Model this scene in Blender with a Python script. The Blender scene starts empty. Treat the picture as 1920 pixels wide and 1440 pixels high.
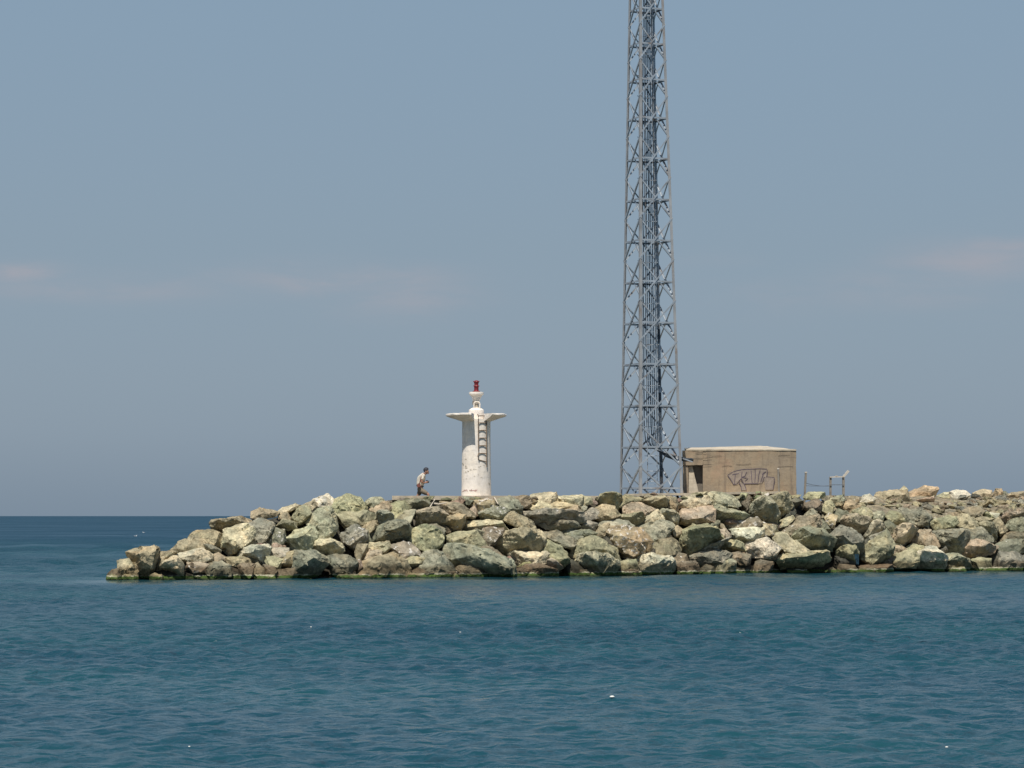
import bpy, bmesh, math, random
import numpy as np
from mathutils import Vector, Matrix, noise

R = math.radians
SC = bpy.context.scene
COL = SC.collection
rnd = random.Random(7)

# ------------------------------------------------------------------ camera
F = 5000.0            # focal length in photo pixels (1920 wide)
CAMH = 2.4            # metres above the water
PITCH = math.atan(247 / F)
cd = bpy.data.cameras.new('camera')
cam = bpy.data.objects.new('camera', cd)
COL.objects.link(cam)
cd.sensor_width = 36.0
cd.lens = F / 1920 * 36
cd.clip_start = 0.5
cd.clip_end = 60000
cam.location = (0, 0, CAMH)
cam.rotation_euler = (math.pi / 2 + PITCH, 0, 0)
SC.camera = cam

# ------------------------------------------------------------------ light
SUN_EL, SUN_AZ = R(61), R(13)                # azimuth: to the left of straight behind the camera
sdir = Vector((-math.sin(SUN_AZ) * math.cos(SUN_EL), -math.cos(SUN_AZ) * math.cos(SUN_EL), math.sin(SUN_EL)))
sl = bpy.data.lights.new('sun', 'SUN')
sl.energy = 5.0
sl.angle = R(0.55)
sl.color = (1.0, 0.955, 0.87)
so = bpy.data.objects.new('sun', sl)
COL.objects.link(so)
so.rotation_euler = sdir.to_track_quat('Z', 'Y').to_euler()
so.location = (-20, -40, 80)

w = bpy.data.worlds.new('World')
SC.world = w
w.use_nodes = True
SC.view_settings.view_transform = 'Standard'
SC.view_settings.look = 'None'
SC.view_settings.exposure = 0.0
SC.view_settings.gamma = 1.0
SC.view_settings.use_curve_mapping = False


class NT:
    def __init__(s, tree):
        s.t = tree
        s.n = tree.nodes
        s.l = tree.links

    def new(s, typ, **kw):
        n = s.n.new(typ)
        for k, v in kw.items():
            setattr(n, k, v)
        return n

    def put(s, sock, v):
        if isinstance(v, bpy.types.NodeSocket):
            s.l.new(v, sock)
        elif v is not None:
            if isinstance(v, (tuple, list)) and len(v) == 3 and sock.type == 'RGBA':
                v = (*v, 1)
            sock.default_value = v

    def math(s, op, a, b=None, c=None, clamp=False):
        n = s.new('ShaderNodeMath', operation=op, use_clamp=clamp)
        s.put(n.inputs[0], a)
        s.put(n.inputs[1], b)
        if c is not None:
            s.put(n.inputs[2], c)
        return n.outputs[0]

    def mix(s, fac, a, b, blend='MIX'):
        n = s.new('ShaderNodeMix', data_type='RGBA', blend_type=blend)
        s.put(n.inputs[0], fac)
        s.put(n.inputs[6], a)
        s.put(n.inputs[7], b)
        return n.outputs[2]

    def noise(s, vec, scale, detail=4, rough=0.55, dist=0.0):
        n = s.new('ShaderNodeTexNoise')
        s.put(n.inputs['Vector'], vec)
        n.inputs['Scale'].default_value = scale
        n.inputs['Detail'].default_value = detail
        n.inputs['Roughness'].default_value = rough
        n.inputs['Distortion'].default_value = dist
        return n.outputs['Fac']

    def ramp(s, fac, stops, interp='LINEAR'):
        n = s.new('ShaderNodeValToRGB')
        n.color_ramp.interpolation = interp
        e = n.color_ramp.elements
        while len(e) < len(stops):
            e.new(0.5)
        for el, (p, c) in zip(e, stops):
            el.position = p
            el.color = (*c, 1) if len(c) == 3 else c
        s.put(n.inputs[0], fac)
        return n.outputs[0]

    def step(s, v, lo, hi):
        n = s.new('ShaderNodeMapRange', interpolation_type='SMOOTHSTEP')
        s.put(n.inputs['Value'], v)
        n.inputs['From Min'].default_value = lo
        n.inputs['From Max'].default_value = hi
        return n.outputs['Result']


# sky: Nishita, greyed by summer haze, with a few faint clouds low over the sea
g = NT(w.node_tree)
g.n.clear()
out = g.new('ShaderNodeOutputWorld')
bg = g.new('ShaderNodeBackground')
sky = g.new('ShaderNodeTexSky', sky_type='NISHITA')
sky.sun_disc = False
sky.sun_elevation = SUN_EL
sky.sun_rotation = R(180) + SUN_AZ
sky.air_density = 1.0
sky.dust_density = 2.0
sky.ozone_density = 1.5
tc = g.new('ShaderNodeTexCoord')
sep = g.new('ShaderNodeSeparateXYZ')
g.l.new(tc.outputs['Generated'], sep.inputs[0])
el = sep.outputs['Z']
SKY_STOPS = [(0.0, (.236, .316, .412)), (0.03, (.260, .344, .446)), (0.06, (.258, .341, .442)), (0.10, (.255, .340, .432)), (0.20, (.261, .366, .470)),
             (0.45, (.19, .30, .46)), (1.0, (.13, .23, .42))]
haze_col = g.ramp(el, SKY_STOPS)
NISH_MIX = 0.25
skyb = g.mix(1.0, sky.outputs[0], (.085, .085, .085), 'MULTIPLY')     # sky strength 0.085
skyc = g.mix(NISH_MIX, haze_col, skyb)
# clouds
az = g.math('ARCTAN2', sep.outputs['X'], sep.outputs['Y'])
comb = g.new('ShaderNodeCombineXYZ')
g.l.new(g.math('MULTIPLY', az, 14.0), comb.inputs[0])
g.l.new(g.math('MULTIPLY', el, 52.0), comb.inputs[1])
cn = g.noise(comb.outputs[0], 1.5, 5, 0.6, 0.3)
cn = g.step(cn, 0.34, 0.66)
tot = None
for (cpx, cpy, wx, wy, amp) in [(30, 520, 70, 16, 1.0), (180, 545, 200, 22, .55), (640, 525, 150, 24, .95), (760, 560, 110, 30, .6),
                                (560, 520, 140, 20, .6), (1830, 500, 130, 30, .8), (1880, 470, 70, 14, .8), (1720, 545, 160, 34, .45),
                                (1340, 490, 60, 14, .4), (2300, 480, 250, 40, .7), (-400, 540, 250, 30, .7), (1450, 560, 120, 30, .25)]:
    a0 = math.atan2((cpx - 960) / F, 1)
    e0 = (967 - cpy) / F
    dx = g.math('DIVIDE', g.math('SUBTRACT', az, a0), wx / F)
    dy = g.math('DIVIDE', g.math('SUBTRACT', el, e0), wy / F)
    r2 = g.math('ADD', g.math('MULTIPLY', dx, dx), g.math('MULTIPLY', dy, dy))
    b = g.math('MULTIPLY', g.math('EXPONENT', g.math('MULTIPLY', r2, -0.7)), amp)
    tot = b if tot is None else g.math('MAXIMUM', tot, b)
cfac = g.math('MULTIPLY', g.math('MULTIPLY', tot, g.math('ADD', g.math('MULTIPLY', cn, .75), .25)), 0.85)
skyc = g.mix(cfac, skyc, (.375, .378, .425))
g.l.new(skyc, bg.inputs[0])
bg.inputs[1].default_value = 1.0
g.l.new(bg.outputs[0], out.inputs[0])


# ------------------------------------------------------------------ helpers
def P(px, py, Y):
    """photo pixel -> point of the place at distance Y in front of the camera"""
    x = (px - 960) / F
    y = (720 - py) / F
    k = Y / (math.cos(PITCH) - y * math.sin(PITCH))
    return Vector((x * k, Y, CAMH + (math.sin(PITCH) + y * math.cos(PITCH)) * k))


def interp(x, pts):
    if x <= pts[0][0]:
        return pts[0][1]
    for (a, b), (c, d) in zip(pts, pts[1:]):
        if x <= c:
            return b + (d - b) * (x - a) / (c - a)
    return pts[-1][1]


WATERLINE = [(0, 1090), (190, 1088), (500, 1086), (900, 1082.5), (1400, 1076.5), (1920, 1070), (2600, 1063)]


def pyw(px):
    return interp(px, WATERLINE)


def Yw(px):
    py = pyw(px)
    y = (720 - py) / F
    dz = math.sin(PITCH) + y * math.cos(PITCH)
    k = -CAMH / dz
    return k * (math.cos(PITCH) - y * math.sin(PITCH))


def tag(o, label=None, cat=None, group=None, kind=None):
    if label:
        o['label'] = label
    if cat:
        o['category'] = cat
    if group:
        o['group'] = group
    if kind:
        o['kind'] = kind
    return o


def empty(name, loc, rz=0.0):
    o = bpy.data.objects.new(name, None)
    COL.objects.link(o)
    o.location = loc
    o.rotation_euler = (0, 0, rz)
    o.empty_display_size = 0.3
    return o


def link(name, bm, mat, parent=None, loc=None, smooth=None):
    """bmesh in the parent's (or world) coordinates -> one mesh object; loc moves the origin there"""
    if loc is not None:
        bmesh.ops.translate(bm, verts=bm.verts, vec=-Vector(loc))
    bmesh.ops.recalc_face_normals(bm, faces=bm.faces)
    me = bpy.data.meshes.new(name)
    bm.to_mesh(me)
    bm.free()
    if smooth is not None:
        me.shade_smooth()
        if smooth < 180:
            me.set_sharp_from_angle(angle=R(smooth))
    o = bpy.data.objects.new(name, me)
    if mat:
        me.materials.append(mat)
    COL.objects.link(o)
    if parent:
        o.parent = parent
    if loc is not None:
        o.location = loc
    return o


def box(bm, a, b, bev=0.0):
    a, b = Vector(a), Vector(b)
    m = Matrix.Translation((a + b) / 2) @ Matrix.Diagonal((*(Vector((abs(b[i] - a[i]) for i in range(3)))), 1))
    r = bmesh.ops.create_cube(bm, size=1, matrix=m)
    if bev:
        es = list({e for v in r['verts'] for e in v.link_edges})
        bmesh.ops.bevel(bm, geom=es, offset=bev, segments=2, affect='EDGES', clamp_overlap=True)
    return r['verts']


def bar(bm, a, b, wd, th=None, ref=(0, 0, 1)):
    """rectangular bar from a to b"""
    a, b = Vector(a), Vector(b)
    th = wd if th is None else th
    z = (b - a)
    L = z.length
    z = z / L
    x = Vector(ref).cross(z)
    if x.length < 1e-4:
        x = Vector((1, 0, 0)).cross(z)
    x.normalize()
    y = z.cross(x)
    m = Matrix((x, y, z)).transposed().to_4x4()
    m = Matrix.Translation((a + b) / 2) @ m @ Matrix.Diagonal((wd, th, L, 1))
    bmesh.ops.create_cube(bm, size=1, matrix=m)


def angle_iron(bm, a, b, wd, th, d1, d2):
    """steel angle from a to b with flanges reaching in directions d1 and d2"""
    a, b = Vector(a), Vector(b)
    z = (b - a).normalized()
    d1 = Vector(d1)
    d1 = (d1 - z * d1.dot(z)).normalized()
    d2 = Vector(d2)
    d2 = (d2 - z * d2.dot(z) - d1 * d2.dot(d1)).normalized()
    prof = [(0, 0), (wd, 0), (wd, th), (th, th), (th, wd), (0, wd)]
    v0 = [bm.verts.new(a + d1 * p + d2 * q) for p, q in prof]
    v1 = [bm.verts.new(b + d1 * p + d2 * q) for p, q in prof]
    n = len(prof)
    for i in range(n):
        bm.faces.new((v0[i], v0[(i + 1) % n], v1[(i + 1) % n], v1[i]))
    bm.faces.new(v0[::-1])
    bm.faces.new(v1)


def tube(bm, pts, r, seg=8, closed=False):
    pts = [Vector(p) for p in pts]
    n = len(pts)
    rs = r if isinstance(r, (list, tuple)) else [r] * n
    rings = []
    up = Vector((0, 0, 1))
    for i, p in enumerate(pts):
        t = (pts[min(i + 1, n - 1)] - pts[max(i - 1, 0)]).normalized()
        x = t.cross(up)
        if x.length < 0.05:
            x = t.cross(Vector((0, 1, 0)))
        x.normalize()
        y = t.cross(x)
        rings.append([bm.verts.new(p + (x * math.cos(a) + y * math.sin(a)) * rs[i]) for a in [2 * math.pi * k / seg for k in range(seg)]])
    for A, B in zip(rings, rings[1:]):
        for k in range(seg):
            bm.faces.new((A[k], A[(k + 1) % seg], B[(k + 1) % seg], B[k]))
    bm.faces.new(rings[0][::-1])
    bm.faces.new(rings[-1])


def lathe(bm, prof, seg=40, a0=None, a1=None, center=(0, 0)):
    """profile [(r,z)] turned about the z axis; closed profile polygon swept a0..a1 if given"""
    cx, cy = center
    if a0 is None:
        rings = []
        for r, z in prof:
            if r < 1e-5:
                rings.append([bm.verts.new((cx, cy, z))])
            else:
                rings.append([bm.verts.new((cx + r * math.cos(2 * math.pi * k / seg), cy + r * math.sin(2 * math.pi * k / seg), z)) for k in range(seg)])
        for A, B in zip(rings, rings[1:]):
            for k in range(seg):
                q = [A[k % len(A)], A[(k + 1) % len(A)], B[(k + 1) % len(B)], B[k % len(B)]]
                q = list(dict.fromkeys(q))
                if len(q) > 2:
                    bm.faces.new(q)
        return
    rings = []
    for k in range(seg + 1):
        a = a0 + (a1 - a0) * k / seg
        rings.append([bm.verts.new((cx + r * math.cos(a), cy + r * math.sin(a), z)) for r, z in prof])
    n = len(prof)
    for A, B in zip(rings, rings[1:]):
        for i in range(n):
            bm.faces.new((A[i], A[(i + 1) % n], B[(i + 1) % n], B[i]))
    bm.faces.new(rings[0][::-1])
    bm.faces.new(rings[-1])


def rough(bm, amp, scale, seed=0.0, axis=None):
    bm.normal_update()
    mv = []
    for v in bm.verts:
        n = noise.fractal(v.co * scale + Vector((seed, seed * .7, -seed)), 0.8, 2.0, 4)
        mv.append((v, v.normal * n * amp))
    for v, d in mv:
        v.co += d


# ------------------------------------------------------------------ materials
def mat(name):
    m = bpy.data.materials.new(name)
    m.use_nodes = True
    t = NT(m.node_tree)
    t.n.clear()
    o = t.new('ShaderNodeOutputMaterial')
    p = t.new('ShaderNodeBsdfPrincipled')
    t.l.new(p.outputs[0], o.inputs[0])
    return m, t, p


def bump(t, p, h, strength, dist):
    b = t.new('ShaderNodeBump')
    b.inputs['Strength'].default_value = strength
    b.inputs['Distance'].default_value = dist
    t.put(b.inputs['Height'], h)
    t.l.new(b.outputs[0], p.inputs['Normal'])


def mat_simple(name, col, rough_=0.7, metal=0.0, var=0.25, scale=3.0, bmp=0.0, dirt=None, dirt_amt=(.5, .8)):
    m, t, p = mat(name)
    tc = t.new('ShaderNodeTexCoord')
    n = t.noise(tc.outputs['Object'], scale, 5, 0.6)
    lo = tuple(c * (1 - var) for c in col)
    hi = tuple(min(1, c * (1 + var)) for c in col)
    c = t.ramp(n, [(0.3, lo), (0.7, hi)])
    if dirt:
        n2 = t.noise(tc.outputs['Object'], scale * 0.6, 6, 0.7, 0.5)
        c = t.mix(t.step(n2, *dirt_amt), c, dirt)
    t.put(p.inputs['Base Color'], c)
    p.inputs['Roughness'].default_value = rough_
    p.inputs['Metallic'].default_value = metal
    if bmp:
        bump(t, p, t.noise(tc.outputs['Object'], scale * 6, 6, 0.65), 0.6, bmp)
    return m


def mat_rock():
    m, t, p = mat('boulder_stone')
    tc = t.new('ShaderNodeTexCoord')
    oi = t.new('ShaderNodeObjectInfo')
    geo = t.new('ShaderNodeNewGeometry')
    off = t.new('ShaderNodeVectorMath', operation='MULTIPLY_ADD')
    t.l.new(oi.outputs['Random'], off.inputs[0])
    off.inputs[1].default_value = (37.0, 23.0, 51.0)
    t.l.new(tc.outputs['Object'], off.inputs[2])
    sc_ = t.new('ShaderNodeVectorMath', operation='SCALE')
    t.l.new(off.outputs[0], sc_.inputs[0])
    t.put(sc_.inputs['Scale'], t.math('MULTIPLY_ADD', t.math('FRACT', t.math('MULTIPLY', oi.outputs['Random'], 17.3)), .9, .65))
    v = sc_.outputs[0]
    base = oi.outputs['Color']
    n1 = t.noise(v, 1.3, 5, 0.6, 0.4)
    n2 = t.noise(v, 3.6, 6, 0.68, 0.6)
    n3 = t.noise(v, 13.0, 5, 0.7)
    # broad patches: paler weathered skin / greener or browner mineral
    c = t.mix(t.step(n1, .40, .66), t.mix(1.0, base, (.68, .70, .66), 'MULTIPLY'), t.mix(1.0, base, (1.22, 1.18, 1.08), 'MULTIPLY'))
    n1b = t.noise(v, 0.9, 4, 0.6, 0.8)
    c = t.mix(t.math('MULTIPLY', t.step(n1b, .50, .66), .36), c, t.mix(1.0, base, (1.12, .90, .66), 'MULTIPLY'))
    c = t.mix(t.math('MULTIPLY', t.step(n1b, .46, .32), .22), c, t.mix(1.0, base, (.78, .95, .82), 'MULTIPLY'))
    # medium mottling
    c = t.mix(1.0, c, t.ramp(n2, [(.28, (.52, .51, .49)), (.5, (.96, .96, .96)), (.72, (1.25, 1.23, 1.2))]), 'MULTIPLY')
    c = t.mix(1.0, c, t.ramp(n3, [(.3, (.78, .78, .78)), (.7, (1.15, 1.15, 1.15))]), 'MULTIPLY')
    # strata streaks on part of the stones
    wv = t.new('ShaderNodeTexWave', wave_type='BANDS', bands_direction='DIAGONAL')
    t.put(wv.inputs['Vector'], v)
    wv.inputs['Scale'].default_value = 1.6
    wv.inputs['Distortion'].default_value = 7.0
    wv.inputs['Detail'].default_value = 3.0
    wv.inputs['Detail Scale'].default_value = 1.3
    st = t.math('MULTIPLY', t.step(wv.outputs['Fac'], .72, .98), t.math('MULTIPLY', t.step(oi.outputs['Random'], .35, .6), .35))
    c = t.mix(st, c, t.mix(1.0, c, (.55, .52, .48), 'MULTIPLY'))
    # dark cracks
    vo = t.new('ShaderNodeTexVoronoi', feature='DISTANCE_TO_EDGE')
    dv = t.new('ShaderNodeVectorMath', operation='MULTIPLY_ADD')
    nn = t.new('ShaderNodeTexNoise')
    t.put(nn.inputs['Vector'], v)
    nn.inputs['Scale'].default_value = 2.5
    nn.inputs['Detail'].default_value = 4
    t.l.new(nn.outputs['Color'], dv.inputs[0])
    dv.inputs[1].default_value = (.9, .9, .9)
    t.l.new(v, dv.inputs[2])
    t.l.new(dv.outputs[0], vo.inputs['Vector'])
    vo.inputs['Scale'].default_value = 1.15
    crack = t.math('MULTIPLY', t.step(vo.outputs['Distance'], .022, .004), t.step(n1, .54, .66))
    c = t.mix(t.math('MULTIPLY', crack, .45), c, (.05, .045, .035))
    # bird droppings: pale spots, amount per stone in the alpha of the object colour
    sp = t.noise(v, 5.5, 3, 0.6)
    amt = t.math('MULTIPLY_ADD', oi.outputs['Alpha'], -0.17, 0.765)
    spot = t.math('MULTIPLY', t.math('GREATER_THAN', sp, amt), .85)
    c = t.mix(spot, c, (.62, .58, .51))
    # tide marks: brown wet belt, pale crust line and green weed at the water
    sz = t.new('ShaderNodeSeparateXYZ')
    t.l.new(geo.outputs['Position'], sz.inputs[0])
    wn = t.noise(geo.outputs['Position'], 1.1, 4, 0.6)
    wn2 = t.noise(geo.outputs['Position'], 5.0, 4, 0.65)
    z = t.math('ADD', sz.outputs['Z'], t.math('MULTIPLY_ADD', wn, -0.34, 0.17))
    z2 = t.math('ADD', sz.outputs['Z'], t.math('MULTIPLY_ADD', wn2, -0.16, 0.08))
    wet = t.math('MULTIPLY', t.step(z, .55, .36), .78)
    c = t.mix(wet, c, t.mix(1.0, c, (.40, .345, .28), 'MULTIPLY'))
    crust = t.math('MULTIPLY', t.math('MULTIPLY', t.step(z2, .115, .13), t.step(z2, .175, .155)), t.step(wn, .44, .54))
    c = t.mix(t.math('MULTIPLY', crust, .8), c, (.44, .42, .29))
    weed = t.math('MULTIPLY', t.step(z2, .135, .10), t.step(wn2, .30, .44))
    c = t.mix(weed, c, t.mix(wn, (.014, .024, .006), (.10, .165, .03)))
    low = t.step(sz.outputs['Z'], .07, .02)
    c = t.mix(t.math('MULTIPLY', low, .85), c, (.022, .028, .014))
    t.put(p.inputs['Base Color'], c)
    p.inputs['Roughness'].default_value = 0.85
    p.inputs['Specular IOR Level'].default_value = 0.25
    fac = []
    for sc2 in (2.6, 7.0):
        fv = t.new('ShaderNodeTexVoronoi', feature='F1')
        t.l.new(v, fv.inputs['Vector'])
        fv.inputs['Scale'].default_value = sc2
        cd_ = t.new('ShaderNodeVectorMath', operation='SUBTRACT')
        t.l.new(fv.outputs['Color'], cd_.inputs[0])
        cd_.inputs[1].default_value = (.5, .5, .5)
        pd_ = t.new('ShaderNodeVectorMath', operation='SUBTRACT')
        t.l.new(v, pd_.inputs[0])
        t.l.new(fv.outputs['Position'], pd_.inputs[1])
        dt_ = t.new('ShaderNodeVectorMath', operation='DOT_PRODUCT')
        t.l.new(cd_.outputs[0], dt_.inputs[0])
        t.l.new(pd_.outputs[0], dt_.inputs[1])
        fac.append(dt_.outputs['Value'])
    facet = t.math('ADD', t.math('MULTIPLY', fac[0], 9.0), t.math('MULTIPLY', fac[1], 9.0))
    h = t.math('ADD', t.math('ADD', facet, n2), t.math('ADD', t.math('MULTIPLY', n3, .45), t.math('MULTIPLY', crack, -.5)))
    bump(t, p, h, 0.8, 0.09)
    return m


M_ROCK = mat_rock()


def mat_water():
    m, t, p = mat('sea_water')
    geo = t.new('ShaderNodeNewGeometry')
    at = t.new('ShaderNodeAttribute', attribute_name='chop')
    def height(ox, oy):
        ad = t.new('ShaderNodeVectorMath', operation='ADD')
        t.l.new(geo.outputs['Position'], ad.inputs[0])
        ad.inputs[1].default_value = (ox, oy, 0)
        mp = t.new('ShaderNodeMapping')
        t.l.new(ad.outputs[0], mp.inputs[0])
        mp.inputs['Scale'].default_value = (1.05, 1.0, 0.0)
        a = t.noise(mp.outputs[0], 2.5, 2, 0.55, 0.35)
        b_ = t.noise(mp.outputs[0], 5.5, 3, 0.62, 0.45)
        return t.math('ADD', t.math('MULTIPLY', a, W_BIG), t.math('MULTIPLY', b_, W_SMALL))
    e = 0.035
    h0, hx, hy = height(0, 0), height(e, 0), height(0, e)
    gx = t.math('MULTIPLY', t.math('DIVIDE', t.math('SUBTRACT', h0, hx), e), at.outputs['Fac'])
    gy = t.math('MULTIPLY', t.math('DIVIDE', t.math('SUBTRACT', h0, hy), e), at.outputs['Fac'])
    cv = t.new('ShaderNodeCombineXYZ')
    t.l.new(gx, cv.inputs[0])
    t.l.new(gy, cv.inputs[1])
    va = t.new('ShaderNodeVectorMath', operation='ADD')
    t.l.new(geo.outputs['Normal'], va.inputs[0])
    t.l.new(cv.outputs[0], va.inputs[1])
    vn = t.new('ShaderNodeVectorMath', operation='NORMALIZE')
    t.l.new(va.outputs[0], vn.inputs[0])
    t.l.new(vn.outputs[0], p.inputs['Normal'])
    big = t.noise(geo.outputs['Position'], 0.10, 3, 0.5)
    c = t.mix(t.step(big, .35, .65), (.007, .043, .061), (.010, .055, .069))
    sy = t.new('ShaderNodeSeparateXYZ')
    t.l.new(geo.outputs['Position'], sy.inputs[0])
    c = t.mix(t.step(sy.outputs['Y'], 90, 320), c, (.006, .039, .066))      # deeper water outside the breakwater
    t.put(p.inputs['Base Color'], c)
    mr = t.new('ShaderNodeMapRange', interpolation_type='SMOOTHSTEP')
    t.l.new(sy.outputs['Y'], mr.inputs['Value'])
    for k_, v_ in (('From Min', 30), ('From Max', 260), ('To Min', .24), ('To Max', .50)):
        mr.inputs[k_].default_value = v_
    gn = t.noise(geo.outputs['Position'], .022, 9, 0.78, 0.8)
    t.put(p.inputs['Roughness'], t.math('MULTIPLY', t.math('MULTIPLY', mr.outputs[0], t.math('MULTIPLY_ADD', at.outputs['Fac'], .75, .25, clamp=True)), t.math('MULTIPLY_ADD', gn, 1.5, .25)))
    p.inputs['IOR'].default_value = 1.333
    return m


W_BIG, W_SMALL = .19, .085
M_WATER = mat_water()


def mat_concrete(name, col, stain, warm=(.40, .30, .21), sc=1.0):
    m, t, p = mat(name)
    tc = t.new('ShaderNodeTexCoord')
    v = tc.outputs['Object']
    n1 = t.noise(v, .9 * sc, 6, 0.65, 0.4)
    n2 = t.noise(v, 5 * sc, 6, 0.7)
    mp = t.new('ShaderNodeMapping')
    t.l.new(v, mp.inputs[0])
    mp.inputs['Scale'].default_value = (3.2, 3.2, .45)
    n3 = t.noise(mp.outputs[0], 1.2 * sc, 5, 0.65)
    mp2 = t.new('ShaderNodeMapping')
    t.l.new(v, mp2.inputs[0])
    mp2.inputs['Scale'].default_value = (.35, .35, 4.0)
    n4 = t.noise(mp2.outputs[0], 1.4 * sc, 4, 0.6)
    c = t.mix(t.step(n1, .38, .62), col, t.mix(1.0, col, (1.12, 1.08, 1.0), 'MULTIPLY'))
    c = t.mix(t.math('MULTIPLY', t.step(n1, .50, .68), .8), c, warm)
    c = t.mix(t.math('MULTIPLY', t.step(n3, .50, .70), .65), c, stain)
    c = t.mix(t.math('MULTIPLY', t.step(n4, .54, .70), .65), c, stain)
    c = t.mix(1.0, c, t.ramp(n2, [(.3, (.82, .82, .82)), (.7, (1.1, 1.1, 1.1))]), 'MULTIPLY')
    t.put(p.inputs['Base Color'], c)
    p.inputs['Roughness'].default_value = .9
    bump(t, p, n2, .5, .03)
    return m


M_CONC = mat_concrete('weathered_concrete', (.30, .235, .165), (.17, .13, .095), warm=(.33, .215, .145))
M_CONC_PALE = mat_concrete('pale_concrete', (.50, .43, .33), (.30, .25, .19), warm=(.45, .36, .26))
M_WHITE = mat_concrete('white_limewash', (.80, .73, .655), (.70, .63, .555), warm=(.76, .68, .60), sc=1.2)
M_STEEL = mat_simple('galvanised_steel', (.37, .405, .44), .5, .3, .22, 2.0, dirt=(.21, .16, .125), dirt_amt=(.5, .72))
M_STEEL_LEG = mat_simple('rusting_steel', (.315, .315, .315), .65, .15, .25, 1.4, dirt=(.23, .175, .14), dirt_amt=(.5, .75))
M_CABLE = mat_simple('black_cable', (.026, .042, .062), .5, 0, .3, 2.0)
M_LADDER = mat_simple('weathered_ladder_steel', (.20, .145, .10), .75, .1, .3, 6.0)
M_RED = mat_simple('red_lamp_paint', (.19, .012, .016), .5, 0, .35, 9.0)
M_INTERIOR = mat_simple('shaded_interior_grey', (.20, .17, .135), .85, 0, .25, 3.0)  # tone of the shaded hut interior, put into the panel's colour
M_TAG = mat_simple('purple_spray_paint', (.10, .075, .095), .8, 0, .3, 6.0)
M_TAGFILL = mat_simple('lilac_spray_paint', (.268, .215, .172), .85, 0, .22, 6.0)
M_SCRIB = mat_simple('faded_red_paint', (.42, .26, .235), .85, 0, .3, 8.0)
M_CHIP = mat_simple('chipped_plaster', (.46, .40, .32), .9, 0, .3, 8.0)
M_CRACK = mat_simple('crack_shadow', (.075, .06, .048), .95, 0, .3, 6.0)
M_POST = mat_simple('grey_post_concrete', (.23, .20, .165), .9, 0, .3, 6.0)
M_POSTTOP = mat_simple('bleached_post_top', (.55, .49, .41), .9, 0, .15, 6.0)
M_WIRE = mat_simple('fence_wire_steel', (.14, .155, .175), .6, .3, .2, 6.0)
M_WOOD = mat_simple('bleached_driftwood', (.56, .48, .38), .85, 0, .2, 8.0)
M_BLUE = mat_simple('blue_cloth', (.05, .13, .19), .85, 0, .3, 10.0)
M_SKIN = mat_simple('sun_tanned_skin', (.36, .19, .13), .6, 0, .1, 9.0)
M_HAIR = mat_simple('dark_hair', (.022, .022, .030), .7, 0, .3, 20.0)
M_SHIRT = mat_simple('cream_shirt', (.62, .56, .46), .85, 0, .12, 9.0)
M_SHORTS = mat_simple('khaki_cloth', (.17, .135, .095), .9, 0, .2, 9.0)
M_STRAP = mat_simple('red_brown_leather', (.19, .065, .045), .6, 0, .25, 12.0)
M_BLACK = mat_simple('black_plastic', (.025, .025, .032), .45, 0, .2, 12.0)
M_SHOE = mat_simple('shoe_canvas', (.12, .10, .08), .8, 0, .2, 12.0)
M_GULL = mat_simple('white_feathers', (.75, .75, .73), .8, 0, .06, 12.0)
M_GULLWING = mat_simple('grey_feathers', (.36, .38, .40), .8, 0, .1, 12.0)
M_LITTER = mat_simple('white_plastic_scrap', (.72, .70, .64), .5, 0, .1, 12.0)

# ------------------------------------------------------------------ the sea


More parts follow.
